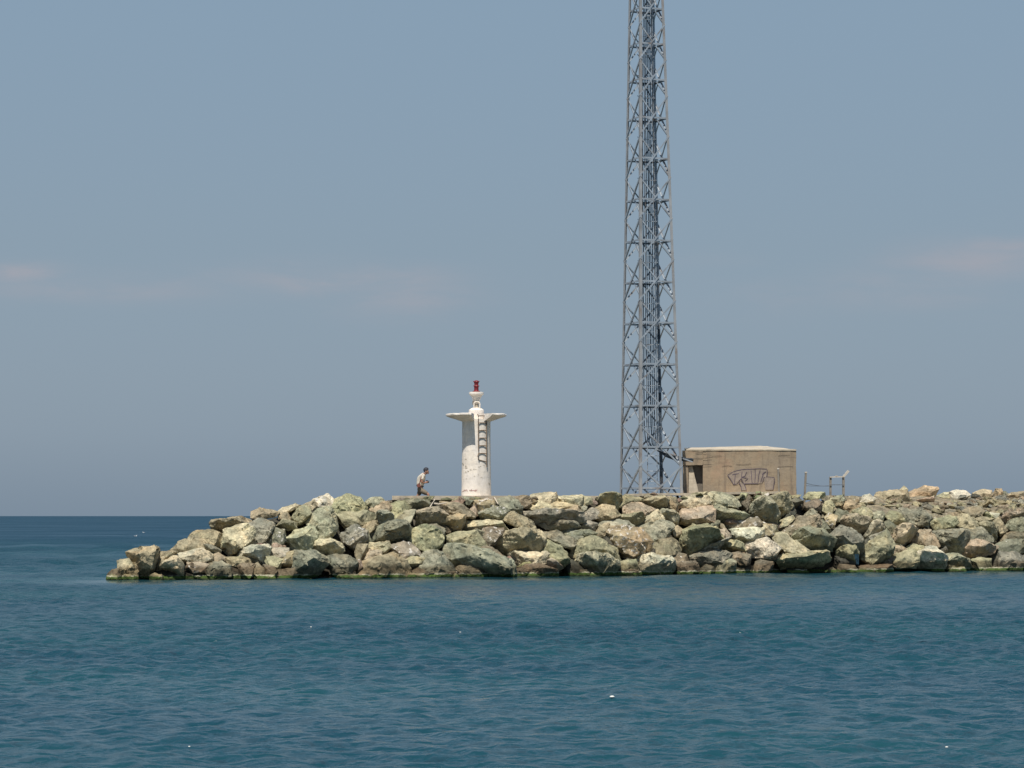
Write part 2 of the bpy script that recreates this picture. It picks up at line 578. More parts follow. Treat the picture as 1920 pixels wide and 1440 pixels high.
def build_sea():
    def axis(lo, hi, step, far_lo, far_hi, g_):
        a = list(np.arange(lo, hi, step))
        s = step
        b = [a[-1]]
        while b[-1] < far_hi:
            s *= 1.02 if b[-1] < 90 else g_
            b.append(b[-1] + s)
        s = step
        c = [a[0]]
        while c[-1] > far_lo:
            s *= 1.02 if c[-1] > -150 else g_
            c.append(c[-1] - s)
        return np.array(c[1:][::-1] + a + b[1:])
    xs = axis(-27, 30, 0.075, -12000, 12000, 1.22)
    ys = [24.0]
    while ys[-1] < 135:
        ys.append(ys[-1] + 0.05 * max(1.0, (ys[-1] / 32.0) ** 1.3))
    s = ys[-1] - ys[-2]
    while ys[-1] < 14000:
        s *= 1.009 if ys[-1] < 650 else 1.25
        ys.append(ys[-1] + s)
    s = 0.062
    lowy = [24.0]
    while lowy[-1] > -3000:
        s *= 1.3
        lowy.append(lowy[-1] - s)
    ys = np.array(lowy[1:][::-1] + ys)
    dx = np.gradient(xs)
    dy = np.gradient(ys)
    X, Y = np.meshgrid(xs, ys)
    SP = np.maximum(dx[None, :] * 0.8, dy[:, None])
    rng = np.random.default_rng(5)
    Z = np.zeros_like(X)
    N, NL = 84, 26
    lam = np.exp(rng.uniform(math.log(.21), math.log(2.0), N))
    lam = np.concatenate([lam, np.exp(rng.uniform(math.log(2.2), math.log(9.0), NL))])
    N += NL
    tt = np.clip((Y - 70) / 70, 0, 1)
    open_sea = tt * tt * (3 - 2 * tt)             # the swell outside the shelter of the breakwater
    th = rng.normal(R(-98), R(50), N)
    ph = rng.uniform(0, 2 * np.pi, N)
    gust = 1 + .35 * np.sin(X * .11 + 1.3 + .6 * np.sin(Y * .07)) * np.sin(Y * .13 + .5 + .4 * np.sin(X * .05))
    for i_, (L, a, p_) in enumerate(zip(lam, th, ph)):
        k = 2 * np.pi / L
        slope = .047 * (1.0 if L < .65 else (.65 / L) ** 1.1)
        fade = np.clip((L / SP - 2.6) / 3.0, 0, 1)
        q = k * (X * math.cos(a) + Y * math.sin(a)) + p_ + .5 * np.sin(.31 * k * (X * math.cos(a + .9) + Y * math.sin(a + .9)) + p_ * 2)
        s_ = np.sin(q)
        if i_ >= N - NL:
            slope, fade = .034, fade * open_sea
        Z += slope / k * (s_ + .22 * np.cos(2 * q)) * fade
    # lee of the breakwater: a strip of calmer water in front of the stones
    ywl = np.interp(xs, [P(q, pyw(q), Yw(q)).x for q in range(-400, 2600, 100)], [Yw(q) for q in range(-400, 2600, 100)])
    d = ywl[None, :] - Y
    lee = 1 - .80 * np.exp(-((d - 1.0) / 5.5) ** 2) * (1 + .3 * np.sin(X * .35 + 2 * np.sin(Y * .2))) * np.clip((X + 17.5) / 3, .2, 1)
    lee = np.clip(lee, .12, 1)
    Z *= gust * lee
    nx, ny = len(xs), len(ys)
    co = np.stack([X, Y, Z], -1).reshape(-1, 3).astype(np.float32)
    idx = np.arange(nx * ny).reshape(ny, nx)
    q = np.stack([idx[:-1, :-1], idx[:-1, 1:], idx[1:, 1:], idx[1:, :-1]], -1).reshape(-1, 4)
    me = bpy.data.meshes.new('sea')
    me.vertices.add(len(co))
    me.vertices.foreach_set('co', co.ravel())
    me.loops.add(q.size)
    me.loops.foreach_set('vertex_index', q.ravel().astype(np.int32))
    me.polygons.add(len(q))
    me.polygons.foreach_set('loop_start', np.arange(0, q.size, 4, dtype=np.int32))
    me.polygons.foreach_set('loop_total', np.full(len(q), 4, dtype=np.int32))
    me.update()
    at = me.attributes.new('chop', 'FLOAT', 'POINT')
    at.data.foreach_set('value', (lee * np.clip(gust, .6, 1.5)).ravel().astype(np.float32))
    me.shade_smooth()
    me.materials.append(M_WATER)
    o = bpy.data.objects.new('sea', me)
    COL.objects.link(o)
    tag(o, 'choppy blue sea reaching to the horizon', None, None, 'structure')


build_sea()

# ------------------------------------------------------------------ the mound under the stones
CREST = [(180, 1100), (225, 1078), (300, 1050), (400, 1003), (480, 980), (560, 962), (640, 950), (740, 938), (1160, 938), (1480, 938), (1520, 944), (1580, 956), (1640, 966), (1920, 966), (2600, 964)]


def build_core():
    bm = bmesh.new()
    pxs = list(range(150, 2560, 14))
    rows = []
    ds = [-.3, .35, .8, 1.3, 1.8, 2.3, 2.8, 3.3, 3.8, 4.3, 5, 6, 7, 8, 9, 10, 11, 12.5, 14, 16]
    for px in pxs:
        yw = Yw(px)
        zc = max(-.6, P(px, interp(px, CREST), yw + 4).z)
        row = []
        for d in ds:
            z = -.45 + 1.02 * max(0, d - .9)
            if d > 9:
                z = min(z, zc - (d - 9) * .6)
            z = min(z, zc)
            p = P(px, 967, yw + d)
            v = Vector((p.x, p.y, z))
            n = noise.fractal(v * 1.1, .9, 2.0, 3)
            v.z += n * (.22 if z < zc - .01 else .05)
            row.append(bm.verts.new(v))
        rows.append(row)
    for A, B in zip(rows, rows[1:]):
        for i in range(len(ds) - 1):
            bm.faces.new((A[i], A[i + 1], B[i + 1], B[i]))
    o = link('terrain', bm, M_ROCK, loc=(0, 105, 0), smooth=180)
    o.color = (.10, .09, .072, 0)  # colour kept dark to paint the shade in the gaps
    tag(o, 'stony core of the breakwater, coloured dark as shade between the boulders', None, None, 'structure')


build_core()

# ------------------------------------------------------------------ boulders
RC = {  # colour code: (linear colour, word)
    'c': ((.46, .41, .27), 'cream'), 'G': ((.335, .34, .245), 'pale sage'), 'g': ((.22, .228, .172), 'grey-green'),
    't': ((.33, .28, .18), 'tan'), 'o': ((.365, .275, .16), 'ochre'), 'p': ((.39, .305, .225), 'pinkish'),
    'y': ((.25, .24, .20), 'grey'), 'd': ((.075, .073, .062), 'shadow-dark grey'), 'b': ((.23, .19, .135), 'brown'),  # 'd' also paints shadow patches between boulders as dark stones
    'w': ((.52, .49, .40), 'whitish'), 'v': ((.30, .29, .17), 'olive')}
TILES = {'A': (190, 920), 'B': (400, 910), 'C': (620, 915), 'D': (840, 915), 'E': (1060, 910), 'F': (1280, 910), 'H': (1500, 905), 'I': (1700, 900)}
# tile, colour, flags (u overhanging underside, l/r overhanging flank, s bird-spotted, k shadow patch made as a dark stone, set back), outline in the tile's grid
ROCKS = '''
A t - 24 104 34 98 44 102 52 115 54 130 28 130 26 115
A b - 8 126 16 118 26 116 30 130 10 132
A t l 40 92 44 90 75 83 83 86 84 92 78 118 72 125 62 124 52 112 42 98
A t - 78 100 90 92 106 88 112 92 100 98 90 108 88 118 80 114
A c u 88 104 100 96 114 94 122 108 121 124 108 121 84 120
A d k 80 122 94 119 112 122 124 126 122 138 82 138
A w - 104 98 124 93 150 85 160 92 168 100 165 106 130 107 112 108
A p s 130 108 146 106 160 110 158 122 138 123 131 118
A g - 158 110 180 106 192 112 192 126 165 128 156 122
A p - 160 98 176 93 186 100 188 106 170 107
A t - 106 88 115 80 125 72 140 68 150 75 155 85 140 89 116 92
A t - 130 75 138 63 148 59 170 60 182 64 180 72 175 82 155 84 145 78
A g u 150 80 164 79 178 90 174 98 160 97
A d k 122 118 140 120 170 124 190 128 186 137 124 138
B t u -2 57 2 53 40 47 58 49 60 55 45 62 25 66 12 71 0 67
B t - 47 47 58 38 70 34 80 36 96 40 92 46 75 50 62 51
B c - 10 80 18 68 30 63 52 58 58 66 60 76 52 86 30 99 22 104 12 92
B y - 50 60 76 48 90 47 92 58 91 64 82 80 72 88 66 76 58 68
B o - 44 78 56 74 66 88 52 93 40 91
B c - 94 40 105 33 124 27 130 30 118 37 112 41 98 43
B t - 97 42 110 40 116 50 108 57 99 50
B v - 118 50 126 32 134 30 154 36 146 46 136 52 128 60 120 58
B d k 108 42 130 29 138 32 128 38 120 52 112 50
B t - 132 31 150 22 160 32 154 37 142 36
B w s 150 22 160 16 172 13 178 20 181 28 172 34 160 34 152 29
B t u 94 62 104 50 124 56 124 64 112 67
B G - 140 55 156 36 176 32 182 44 184 66 170 80 156 76 146 66
B G - 105 84 122 68 142 56 150 68 156 80 148 92 130 98 112 95
B g s 76 84 92 64 106 66 108 80 104 91 84 91
B w u 23 102 40 92 60 89 78 90 85 94 80 104 74 116 60 112 44 110 28 108
B y - 84 96 100 92 114 94 114 104 98 110 86 105
B v - 80 106 94 107 102 112 100 124 84 121 78 114
B o - 101 109 112 100 126 98 127 112 122 125 106 122
B g r 124 98 150 97 160 104 170 112 168 120 150 132 136 138 122 134 120 124 126 110
B b - 37 122 44 116 62 118 60 134 42 136
B t - 57 120 66 116 76 124 78 135 60 136
B t - 20 108 40 106 56 112 56 122 36 123 24 119
B b - 75 118 88 122 96 128 94 138 78 138
B b - 90 128 120 124 126 130 118 139 92 139
B c u 142 88 156 81 174 80 190 87 194 98 178 103 160 100 146 94
B g - 172 106 186 103 204 105 216 118 212 126 200 134 180 133 174 122
B d k 18 128 40 130 46 140 18 140
C v - -4 24 14 14 26 7 34 8 44 16 52 28 50 36 30 41 4 41 -6 34
C v - 4 38 24 38 48 34 64 36 66 44 60 50 46 52 40 62 24 58 10 54
C t - 44 54 68 48 70 56 60 64 56 72 44 62
C y s 14 76 24 60 38 54 50 62 54 76 44 84 40 92 28 86 18 80
C g - 50 74 56 64 61 80 54 85
C G - 52 22 60 14 74 14 82 22 78 30 68 32 56 27
C t - 60 32 70 24 84 20 94 30 82 37 66 41
C v - 88 24 110 18 118 30 112 40 96 45 84 38
C g u 110 20 130 15 146 20 150 28 136 33 120 33 112 28
C y u 68 40 74 33 84 34 96 42 94 48 84 55 74 62 70 54
C g u 58 70 74 58 98 48 112 50 120 62 118 76 108 82 88 85 64 80
C G - 98 48 106 36 126 33 121 46 115 60 100 55
C p u 118 44 136 32 160 29 176 42 168 51 150 56 124 55
C o u 158 56 170 46 190 38 201 40 201 50 192 57 194 63 176 61
C v - 118 62 122 58 144 55 156 62 166 72 166 80 156 92 150 98 140 92 118 88 116 78
C g - 146 55 160 53 172 62 179 70 172 76 164 73 156 64
C c - 54 88 60 82 86 80 89 90 80 97 60 97
C p - 48 104 58 92 76 94 80 102 64 107 50 111
C b - 40 84 54 84 54 94 49 106 42 112 37 96
C y s 86 88 110 80 120 84 130 92 134 101 120 110 112 109 104 98
C t - 42 112 70 102 92 98 110 108 115 120 113 133 60 134 40 130
C v - 111 108 122 100 132 96 140 104 137 112 130 119 118 128 112 124
C g - 130 118 138 98 166 94 176 108 187 127 170 130 150 128 132 126
C b - 114 128 134 118 150 122 170 124 188 126 188 133 114 134
C d k 86 92 104 90 112 106 106 114 90 104
D g l -6 88 0 84 30 84 50 92 70 102 88 106 95 114 94 130 66 130 52 118 30 116 4 114 -4 100
D b - 12 124 18 116 40 113 54 118 63 130 12 132
D v - 0 72 14 66 32 68 42 65 50 80 58 87 40 86 18 86 2 86
D c u 22 60 32 50 62 48 80 50 92 56 98 62 84 65 60 64 40 63
D g u 34 66 42 62 53 66 52 84 42 82
D b s 51 66 54 60 68 59 80 62 82 66 75 74 67 89 52 89 50 80
D t - 74 40 84 34 100 36 126 50 139 59 128 64 110 61 94 53 82 47
D t u 69 88 74 76 86 66 110 60 138 64 142 72 140 88 128 97 110 100 80 97
D b - 44 90 56 86 74 92 90 102 90 107 76 105 56 97
D c - 88 98 94 95 104 98 120 100 142 96 147 99 144 112 120 115 98 117 90 109
D v - 140 90 150 78 166 86 178 98 182 112 172 119 156 119 146 112 146 98
D p u 146 112 154 104 166 112 172 119 160 125 148 119
D b - 94 120 120 114 142 115 160 122 170 130 96 133
D g - 142 66 164 64 188 76 192 84 182 92 170 87 150 75
D g - 170 70 184 63 200 64 206 72 196 79 180 76
D g u 138 55 160 48 190 50 196 58 180 65 168 64 150 62
D y u 114 42 120 34 146 30 176 33 198 36 200 50 176 52 150 57 138 55 124 49
D c - 115 28 120 24 134 18 148 16 170 26 196 28 196 34 176 36 150 33 126 34
D c - 122 12 134 8 160 6 162 16 156 22 134 25 126 22
D b - 96 20 104 12 120 11 125 22 118 29 106 29 98 24
D g - 72 18 92 12 104 18 110 28 108 39 96 41 84 33 74 27
D o s 40 18 66 16 73 24 64 31 52 41 40 37
D p - 34 30 40 26 45 40 36 43 31 36
D g s 46 34 60 26 78 28 90 34 84 45 70 51 58 47 50 49
D t - -10 20 16 22 32 34 38 42 16 44 -6 37
D g - 24 13 40 15 35 25 26 27
D c - 158 18 164 12 192 11 206 13 200 26 184 28 166 27
E o - -8 32 18 30 23 40 20 53 4 53 -10 45
E c - 2 26 8 16 24 14 38 20 39 27 26 31 12 31
E y - 17 35 26 27 33 30 30 41 21 43
E v u 48 24 54 14 62 10 76 10 83 14 83 22 76 36 64 35 52 28
E v - 78 17 98 14 112 15 116 21 106 25 92 25 82 35 74 34
E b - 108 23 120 14 132 12 137 18 124 23
E y - 22 53 28 42 40 34 52 38 49 48 38 53
E o - 40 36 58 28 72 32 80 45 66 49 54 56 46 49
E p - 79 37 88 27 100 23 112 26 134 36 131 43 112 46 86 46
E t u 112 24 130 18 150 16 154 22 150 33 138 36 126 31
E t - 149 23 158 16 166 18 169 30 168 39 156 37
E v u 62 48 84 46 112 40 121 42 113 56 104 61 92 54
E G - 50 60 58 52 72 50 90 52 100 60 104 67 86 69 68 67
E c - 110 52 122 40 138 36 147 44 147 53 128 57 114 58
E G u 136 45 142 36 160 36 170 46 168 58 152 58 142 55
E G - 110 62 128 56 146 52 160 60 155 72 150 79 136 79 124 83 116 77
E t - 157 66 168 60 181 70 175 79 160 75
E o s 64 70 68 62 90 62 112 64 117 76 127 86 124 95 108 101 96 107 86 105 76 91 66 82
E d k 50 78 62 69 70 80 80 90 84 106 74 106 60 90
E t - 46 70 52 58 66 56 67 66 57 77 50 79
E y u 15 66 20 54 36 53 47 58 43 67 18 67
E g - -8 72 0 68 34 66 44 72 37 81 18 83 2 79
E v - 6 108 14 94 24 82 40 76 56 82 72 96 80 112 76 119 60 110 40 104 12 110
E G u 16 116 22 104 36 100 60 102 74 112 78 120 70 127 62 133 50 126 30 126 20 122
E v - 76 124 80 116 90 110 104 112 107 122 111 132 76 133
E w u 107 116 116 104 128 102 136 106 156 106 166 116 164 122 156 129 140 130 112 126
E t - 124 95 132 86 158 78 166 84 170 98 158 105 140 105 128 101
E b - 150 104 164 98 180 104 183 114 168 117 158 111
E d k 98 102 118 94 132 96 132 104 118 110 106 120 86 110
E d k 0 118 10 112 20 118 28 126 22 136 0 136
E d k 58 122 76 124 68 136 54 134
E b - 22 127 48 125 57 133 24 135
E b - 64 129 80 125 110 127 114 135 64 136
E b - 164 118 176 114 196 114 203 126 198 133 166 133
F v u -6 92 0 72 16 60 36 60 46 66 56 74 60 86 44 92 30 101 10 107 -4 105
F p - 42 82 54 66 64 64 72 74 66 81 48 85
F y u 8 108 28 92 50 85 69 78 56 93 40 103
F g - 36 56 46 50 55 54 53 65 44 67
F b - 52 55 62 58 68 66 56 66
F p r -6 46 0 36 20 33 44 30 47 40 45 54 30 58 10 59 -4 55
F c - -10 24 0 16 20 14 34 16 42 26 38 32 10 33 -8 33
F G - 8 15 20 11 36 9 33 15
F G - 35 27 38 14 46 10 60 10 72 14 84 20 87 28 76 33 64 30 50 31
F G u 44 41 48 32 60 32 80 40 97 44 90 51 76 53 56 55 48 51
F b - 79 39 90 26 98 15 103 18 99 32 92 43
F v - 83 23 88 11 97 12 95 22 86 27
F G u 94 40 104 28 120 16 130 20 140 32 143 44 138 55 124 57 108 51 98 46
F v r 126 20 146 12 158 9 163 20 165 30 158 41 150 47 142 40
F d k 140 55 152 44 165 28 170 40 166 50 152 56
F b s 64 54 90 52 110 48 118 57 106 67 86 67 72 65
F w - 72 66 90 64 118 63 121 78 98 87 82 87 78 76
F t s 114 54 126 55 140 60 141 70 126 76 112 71
F w - 97 87 110 80 126 79 136 86 145 94 138 103 120 107 106 107 98 101
F c - 136 78 140 70 150 68 160 76 170 90 186 96 188 103 170 104 156 98 146 95 140 87
F y - 142 103 150 96 160 94 187 98 188 107 160 111
F v u 50 97 66 82 80 82 90 88 93 99 78 99 60 99
F y - 8 109 26 100 46 96 60 98 71 104 64 113 46 117 30 121 14 115
F G - 42 110 54 104 68 108 79 114 75 128 60 132 42 130
F b - 66 104 84 100 101 104 99 117 84 119 74 113
F d k 72 118 90 116 102 120 100 134 72 134
F b - -6 116 18 114 23 124 18 132 -6 132
F y - 29 123 36 118 46 122 45 130 30 130
F b - 103 128 110 114 126 110 135 114 133 123 120 128 106 133
F v u 122 113 140 106 170 106 196 100 210 98 220 101 218 111 206 119 180 123 150 123 134 121
F c - 141 59 152 50 164 45 167 50 158 59 146 63
F t - 143 67 160 56 176 48 190 46 200 44 206 56 198 70 188 79 170 79 152 73
F d k 158 124 180 121 200 126 204 136 180 136 160 134
H g u -10 74 0 66 20 64 34 70 36 80 50 84 44 99 20 103 -2 99 -14 86
H y l 42 82 56 74 62 64 70 66 88 78 93 88 92 100 84 107 62 98 46 95
H G - 6 50 14 42 18 38 25 44 27 56 18 65 8 61
H g - 26 63 34 54 42 66 49 75 36 76 26 71
H o s 35 53 44 46 55 50 53 60 46 68 39 61
H v - 31 39 38 28 46 26 51 34 48 45 40 47
H b - 6 31 24 24 35 30 30 41 20 45 6 38
H G - 43 25 56 20 64 18 67 26 58 31 48 31
H v - 6 21 14 14 36 14 41 20 24 25 10 25
H o - 60 34 66 28 78 25 88 28 93 36 82 43 70 43 62 41
H g - 49 45 58 38 68 40 73 48 71 57 56 57
H v - 71 51 80 42 92 36 104 38 107 48 103 55 88 56 76 53
H p u 61 57 66 49 80 48 100 52 106 58 102 72 92 74 80 66 66 65
H G - 103 61 108 46 114 40 122 42 127 52 120 63 110 67
H G r 94 80 100 74 108 60 118 54 126 58 125 70 117 81 104 86 96 86
H y u 93 91 100 82 114 80 125 72 123 83 110 91 96 94
H v - 88 105 104 96 112 84 128 70 134 82 139 92 137 106 128 117 110 126 92 126 90 113
H g - 125 61 134 56 145 66 141 79 131 77
H p r 138 76 148 64 160 60 176 62 176 70 166 84 156 92 150 95 142 93
H p - 139 93 152 94 159 100 150 109 139 107
H v - 127 49 136 42 151 46 157 58 150 67 138 61
H g - 140 49 152 38 170 44 186 42 195 52 191 65 178 65 160 59 148 59
H p - 168 90 172 74 184 70 196 72 204 84 209 94 196 97 184 91 172 93
H v - 133 115 146 106 160 100 172 102 177 116 172 126 148 126 135 124
H w u 165 119 176 104 190 96 198 96 210 104 219 112 215 126 190 128 170 126
H v - 155 99 170 92 184 94 189 100 176 105 160 103
H v u 55 103 66 94 78 90 84 96 87 110 81 119 68 114 57 110
H d k 54 110 70 112 82 120 78 130 52 124
H b - 50 130 60 122 80 124 96 134 70 136 54 136
H v - 30 135 44 129 57 132 57 139 30 139
H b - 88 125 130 122 172 124 170 134 110 135 90 134
H t - 112 26 118 16 128 12 142 13 150 10 158 12 161 26 150 30 130 29 120 28
H c - 147 12 156 5 162 10 158 17
H w - 87 28 94 20 104 17 113 24 110 31 96 33
H t - 71 23 80 19 88 22 89 29 76 29
I o - 0 20 16 16 26 9 44 10 45 14 38 26 20 27 2 27
I c - 45 24 56 19 66 18 65 27 52 28
I w - 62 20 72 15 88 16 95 22 88 29 76 31 64 28
I d - 93 26 98 21 108 22 113 27 104 29
I t - 99 20 112 14 126 16 129 24 116 28 106 26
I o - 129 22 134 14 142 13 147 22 138 27
I g - 141 20 148 16 153 22 147 27
I t - 149 24 158 18 176 17 184 22 180 29 156 29
I p u 16 30 24 28 40 25 49 28 40 33 22 34
I t - 69 61 82 52 92 50 104 62 109 70 92 75 78 71
I v - 35 67 44 58 62 54 72 56 75 64 66 73 46 73 39 75
I g u 41 79 56 74 80 73 92 78 95 92 84 104 74 109 62 105 48 95
I g - 87 81 96 72 110 70 124 80 133 90 128 95 104 95 92 91
I p u 74 112 84 102 94 90 106 90 124 96 132 100 126 111 104 117 84 117
I v u 103 66 116 62 126 64 134 74 136 86 130 93 120 84 108 73
I t - 129 62 138 56 147 66 151 74 140 83 135 76
I g - 147 71 156 60 166 56 182 58 184 76 164 79
I b - 137 93 146 80 160 78 184 80 184 95 160 94
I g - 131 97 146 90 160 88 184 92 184 107 150 108 133 105
I y - 119 123 126 110 136 107 164 108 179 112 173 125 164 131 130 130 121 130
I d k 158 127 170 116 186 116 186 136 162 135
I v - 86 131 96 120 110 116 125 118 125 130 104 134
I G u 49 127 60 112 74 110 92 120 95 129 84 133 60 133
I t - 98 58 112 54 129 58 124 65 106 65
I p u 141 59 150 48 170 47 178 50 160 56 150 63
I b - 83 47 94 40 110 40 117 48 104 55 88 53
I w - 115 52 124 48 139 50 134 57 120 57
I v - 38 131 50 126 62 132 56 136 38 136
I b - 86 134 110 130 140 130 162 133 160 138 86 138
I t - 180 64 196 54 214 58 216 74 196 80
I v - 182 96 200 84 222 90 224 108 196 112
I G - 184 118 204 108 226 112 226 130 200 134 184 132
I c - 182 40 200 30 222 32 222 50 196 54
'''


def inside(x, z, W):
    r = False
    n = len(W)
    for i in range(n):
        a, b = W[i], W[i - 1]
        if (a.z > z) != (b.z > z) and x < (b.x - a.x) * (z - a.z) / (b.z - a.z) + a.x:
            r = not r
    return r


def rock_mesh(pts2, Y0, flags, seed, edge=.085, low=None):
    """outline in photo pixels at distance Y0 -> closed irregular stone with its own depth"""
    rr = random.Random(seed)
    W = [P(x, y, Y0) for x, y in pts2]
    c = sum(W, Vector()) / len(W)
    wdt = max(p.x for p in W) - min(p.x for p in W)
    hgt = max(p.z for p in W) - min(p.z for p in W)
    t = .42 * min(wdt, hgt * 1.3) + .06 * max(wdt, hgt)
    if low is not None:
        for p in W:
            if p.z < low:
                p.z -= .35
    sx, sz, kf = 0.0, -.20 * hgt, .60
    if 'u' in flags:
        sz, kf = .27 * hgt, .66
        t *= 1.35
    if 'l' in flags:
        sx, sz, kf = .22 * wdt, .14 * hgt, .60
        t *= 1.35
    if 'r' in flags:
        sx, sz, kf = -.22 * wdt, .14 * hgt, .60
        t *= 1.35
    if flags == '-' or flags == 's':
        sx = rr.uniform(-.10, .10) * wdt
        sz = rr.uniform(-.32, -.12) * hgt
    for p in W:                                   # stones press against each other
        p.x = c.x + (p.x - c.x) * 1.17
        p.z = c.z + (p.z - c.z) * (1.07 if p.z > c.z else 1.26)
    pts = [p + Vector((0, rr.uniform(-.15, .15) * t, 0)) for p in W]
    tilt = rr.uniform(-.5, .5)
    tz = rr.uniform(-.25, .15)
    n = len(W)
    kept = 0
    for i, p in enumerate(W):
        d = p - c
        if rr.random() < .68 or n - i <= 3 - kept:
            kept += 1
            kk = kf * rr.uniform(.72, 1.18)
            if 'u' in flags and d.z < 0:
                kk *= .35
            q = c + Vector((d.x * kk + sx, -t * (rr.uniform(.70, 1.0) + tilt * d.x / max(wdt, .1) + tz * d.z / max(hgt, .1)), d.z * kk + sz))
            for _ in range(14):                      # keep the bulge inside the stone's outline
                if inside(q.x, q.z, W):
                    break
                q.x += (c.x - q.x) * .12
                q.z += (c.z - q.z) * .12
            pts.append(q)
        b = c + Vector((d.x * .8, t * rr.uniform(.9, 1.3), d.z * .75))
        pts.append(b)
    bm = bmesh.new()
    for p in pts:
        bm.verts.new(p)
    bmesh.ops.convex_hull(bm, input=bm.verts)
    bmesh.ops.delete(bm, geom=[e for e in bm.verts if not e.link_faces], context='VERTS')
    bmesh.ops.remove_doubles(bm, verts=bm.verts, dist=.04)
    # knock a few corners off
    for _ in range(3):
        v = rr.choice(list(bm.verts)).co.copy()
        if v.y > c.y + .3 * t:
            continue
        nrm = (v - c).normalized()
        nrm = (nrm + Vector((rr.uniform(-.5, .5), rr.uniform(-.5, .5), rr.uniform(-.5, .5)))).normalized()
        co = v - nrm * (.10 * min(wdt, hgt) * rr.uniform(.5, 1.2))
        bmesh.ops.bisect_plane(bm, geom=bm.verts[:] + bm.edges[:] + bm.faces[:], plane_co=co, plane_no=nrm, clear_outer=True)
        be = [e for e in bm.edges if e.is_boundary]
        if be:
            bmesh.ops.contextual_create(bm, geom=be)
    bmesh.ops.bevel(bm, geom=[e for e in bm.edges if not e.is_boundary], offset=.020 * min(1, min(wdt, hgt)), segments=1, affect='EDGES', clamp_overlap=True)
    bmesh.ops.triangulate(bm, faces=bm.faces)
    for _ in range(5):
        es = [e for e in bm.edges if e.calc_length() > edge * 1.5]
        if not es:
            break
        bmesh.ops.subdivide_edges(bm, edges=es, cuts=1)
        bmesh.ops.triangulate(bm, faces=[f for f in bm.faces if len(f.verts) > 3])
    bm.normal_update()
    s = Vector((rr.uniform(-50, 50), rr.uniform(-50, 50), rr.uniform(-50, 50)))
    k = min(1.0, max(.35, min(wdt, hgt) / 1.0))
    # layered, broken surface: ledges along one bedding direction plus knobbly wear
    bed = Vector((rr.uniform(-.5, .5), rr.uniform(-.4, .4), 1)).normalized()
    mv = []
    for v in bm.verts:
        q = v.co + s
        n1 = noise.fractal(q * (1.5 / k), .9, 2.0, 2)
        n2 = noise.fractal(q * (5.5 / k), .8, 2.0, 3)
        h = q.dot(bed) * (4.5 / k) + 1.6 * noise.noise(q * (1.3 / k))
        fr = h - math.floor(h)
        n3 = (fr if fr < .75 else (1 - fr) * 3) - .4
        msk = max(0, min(1, noise.noise(q * (.9 / k)) * 3))
        pv = noise.voronoi(q * (1.55 / k))[1][0]
        cvec = noise.cell_vector(pv * 7.31) * 2 - Vector((1, 1, 1))
        n4 = cvec.dot(q * (1.55 / k) - pv)
        mv.append((v, v.normal * k * (.085 * n4 + .045 * n1 + .030 * n2 + .06 * n3 * msk)))
    for v, d in mv:
        v.co += d
    return bm, c


COLS = [(320, 'at the seaward tip'), (470, 'near the seaward tip'), (600, 'on the rising seaward shoulder'), (735, 'seaward of the walking person'),
        (840, 'below the walking person'), (950, 'below the lighthouse'), (1060, 'shoreward of the lighthouse'), (1165, 'seaward of the lattice mast'),
        (1285, 'below the lattice mast'), (1400, 'below the hut doorway'), (1500, 'below the hut graffiti'), (1600, 'below the fence gate'),
        (1720, 'shoreward of the fence gate'), (1820, 'under the ochre crest boulder'), (9999, 'at the shoreward picture edge')]
ORD = ['first', 'second', 'third', 'fourth', 'fifth', 'sixth', 'seventh', 'eighth']
NUM = {2: 'two', 3: 'three', 4: 'four', 5: 'five', 6: 'six', 7: 'seven', 8: 'eight'}
crest_line = [(190, 1085), (240, 1045), (400, 985), (480, 962), (560, 945), (640, 928), (740, 930), (1160, 928), (1920, 918), (2100, 918)]


def depth(px, pref):
    """how far behind the waterline a stone at this height lies"""
    yw = Yw(px)
    h = (pyw(px) - pref) / F * yw
    d = .15 + 1.18 * max(0, h)
    if px > 1560 and pref < 962:                 # flatter rubble-strewn top towards the shore
        d += min(1, (px - 1560) / 120) * (962 - pref) * .20
    return yw + d


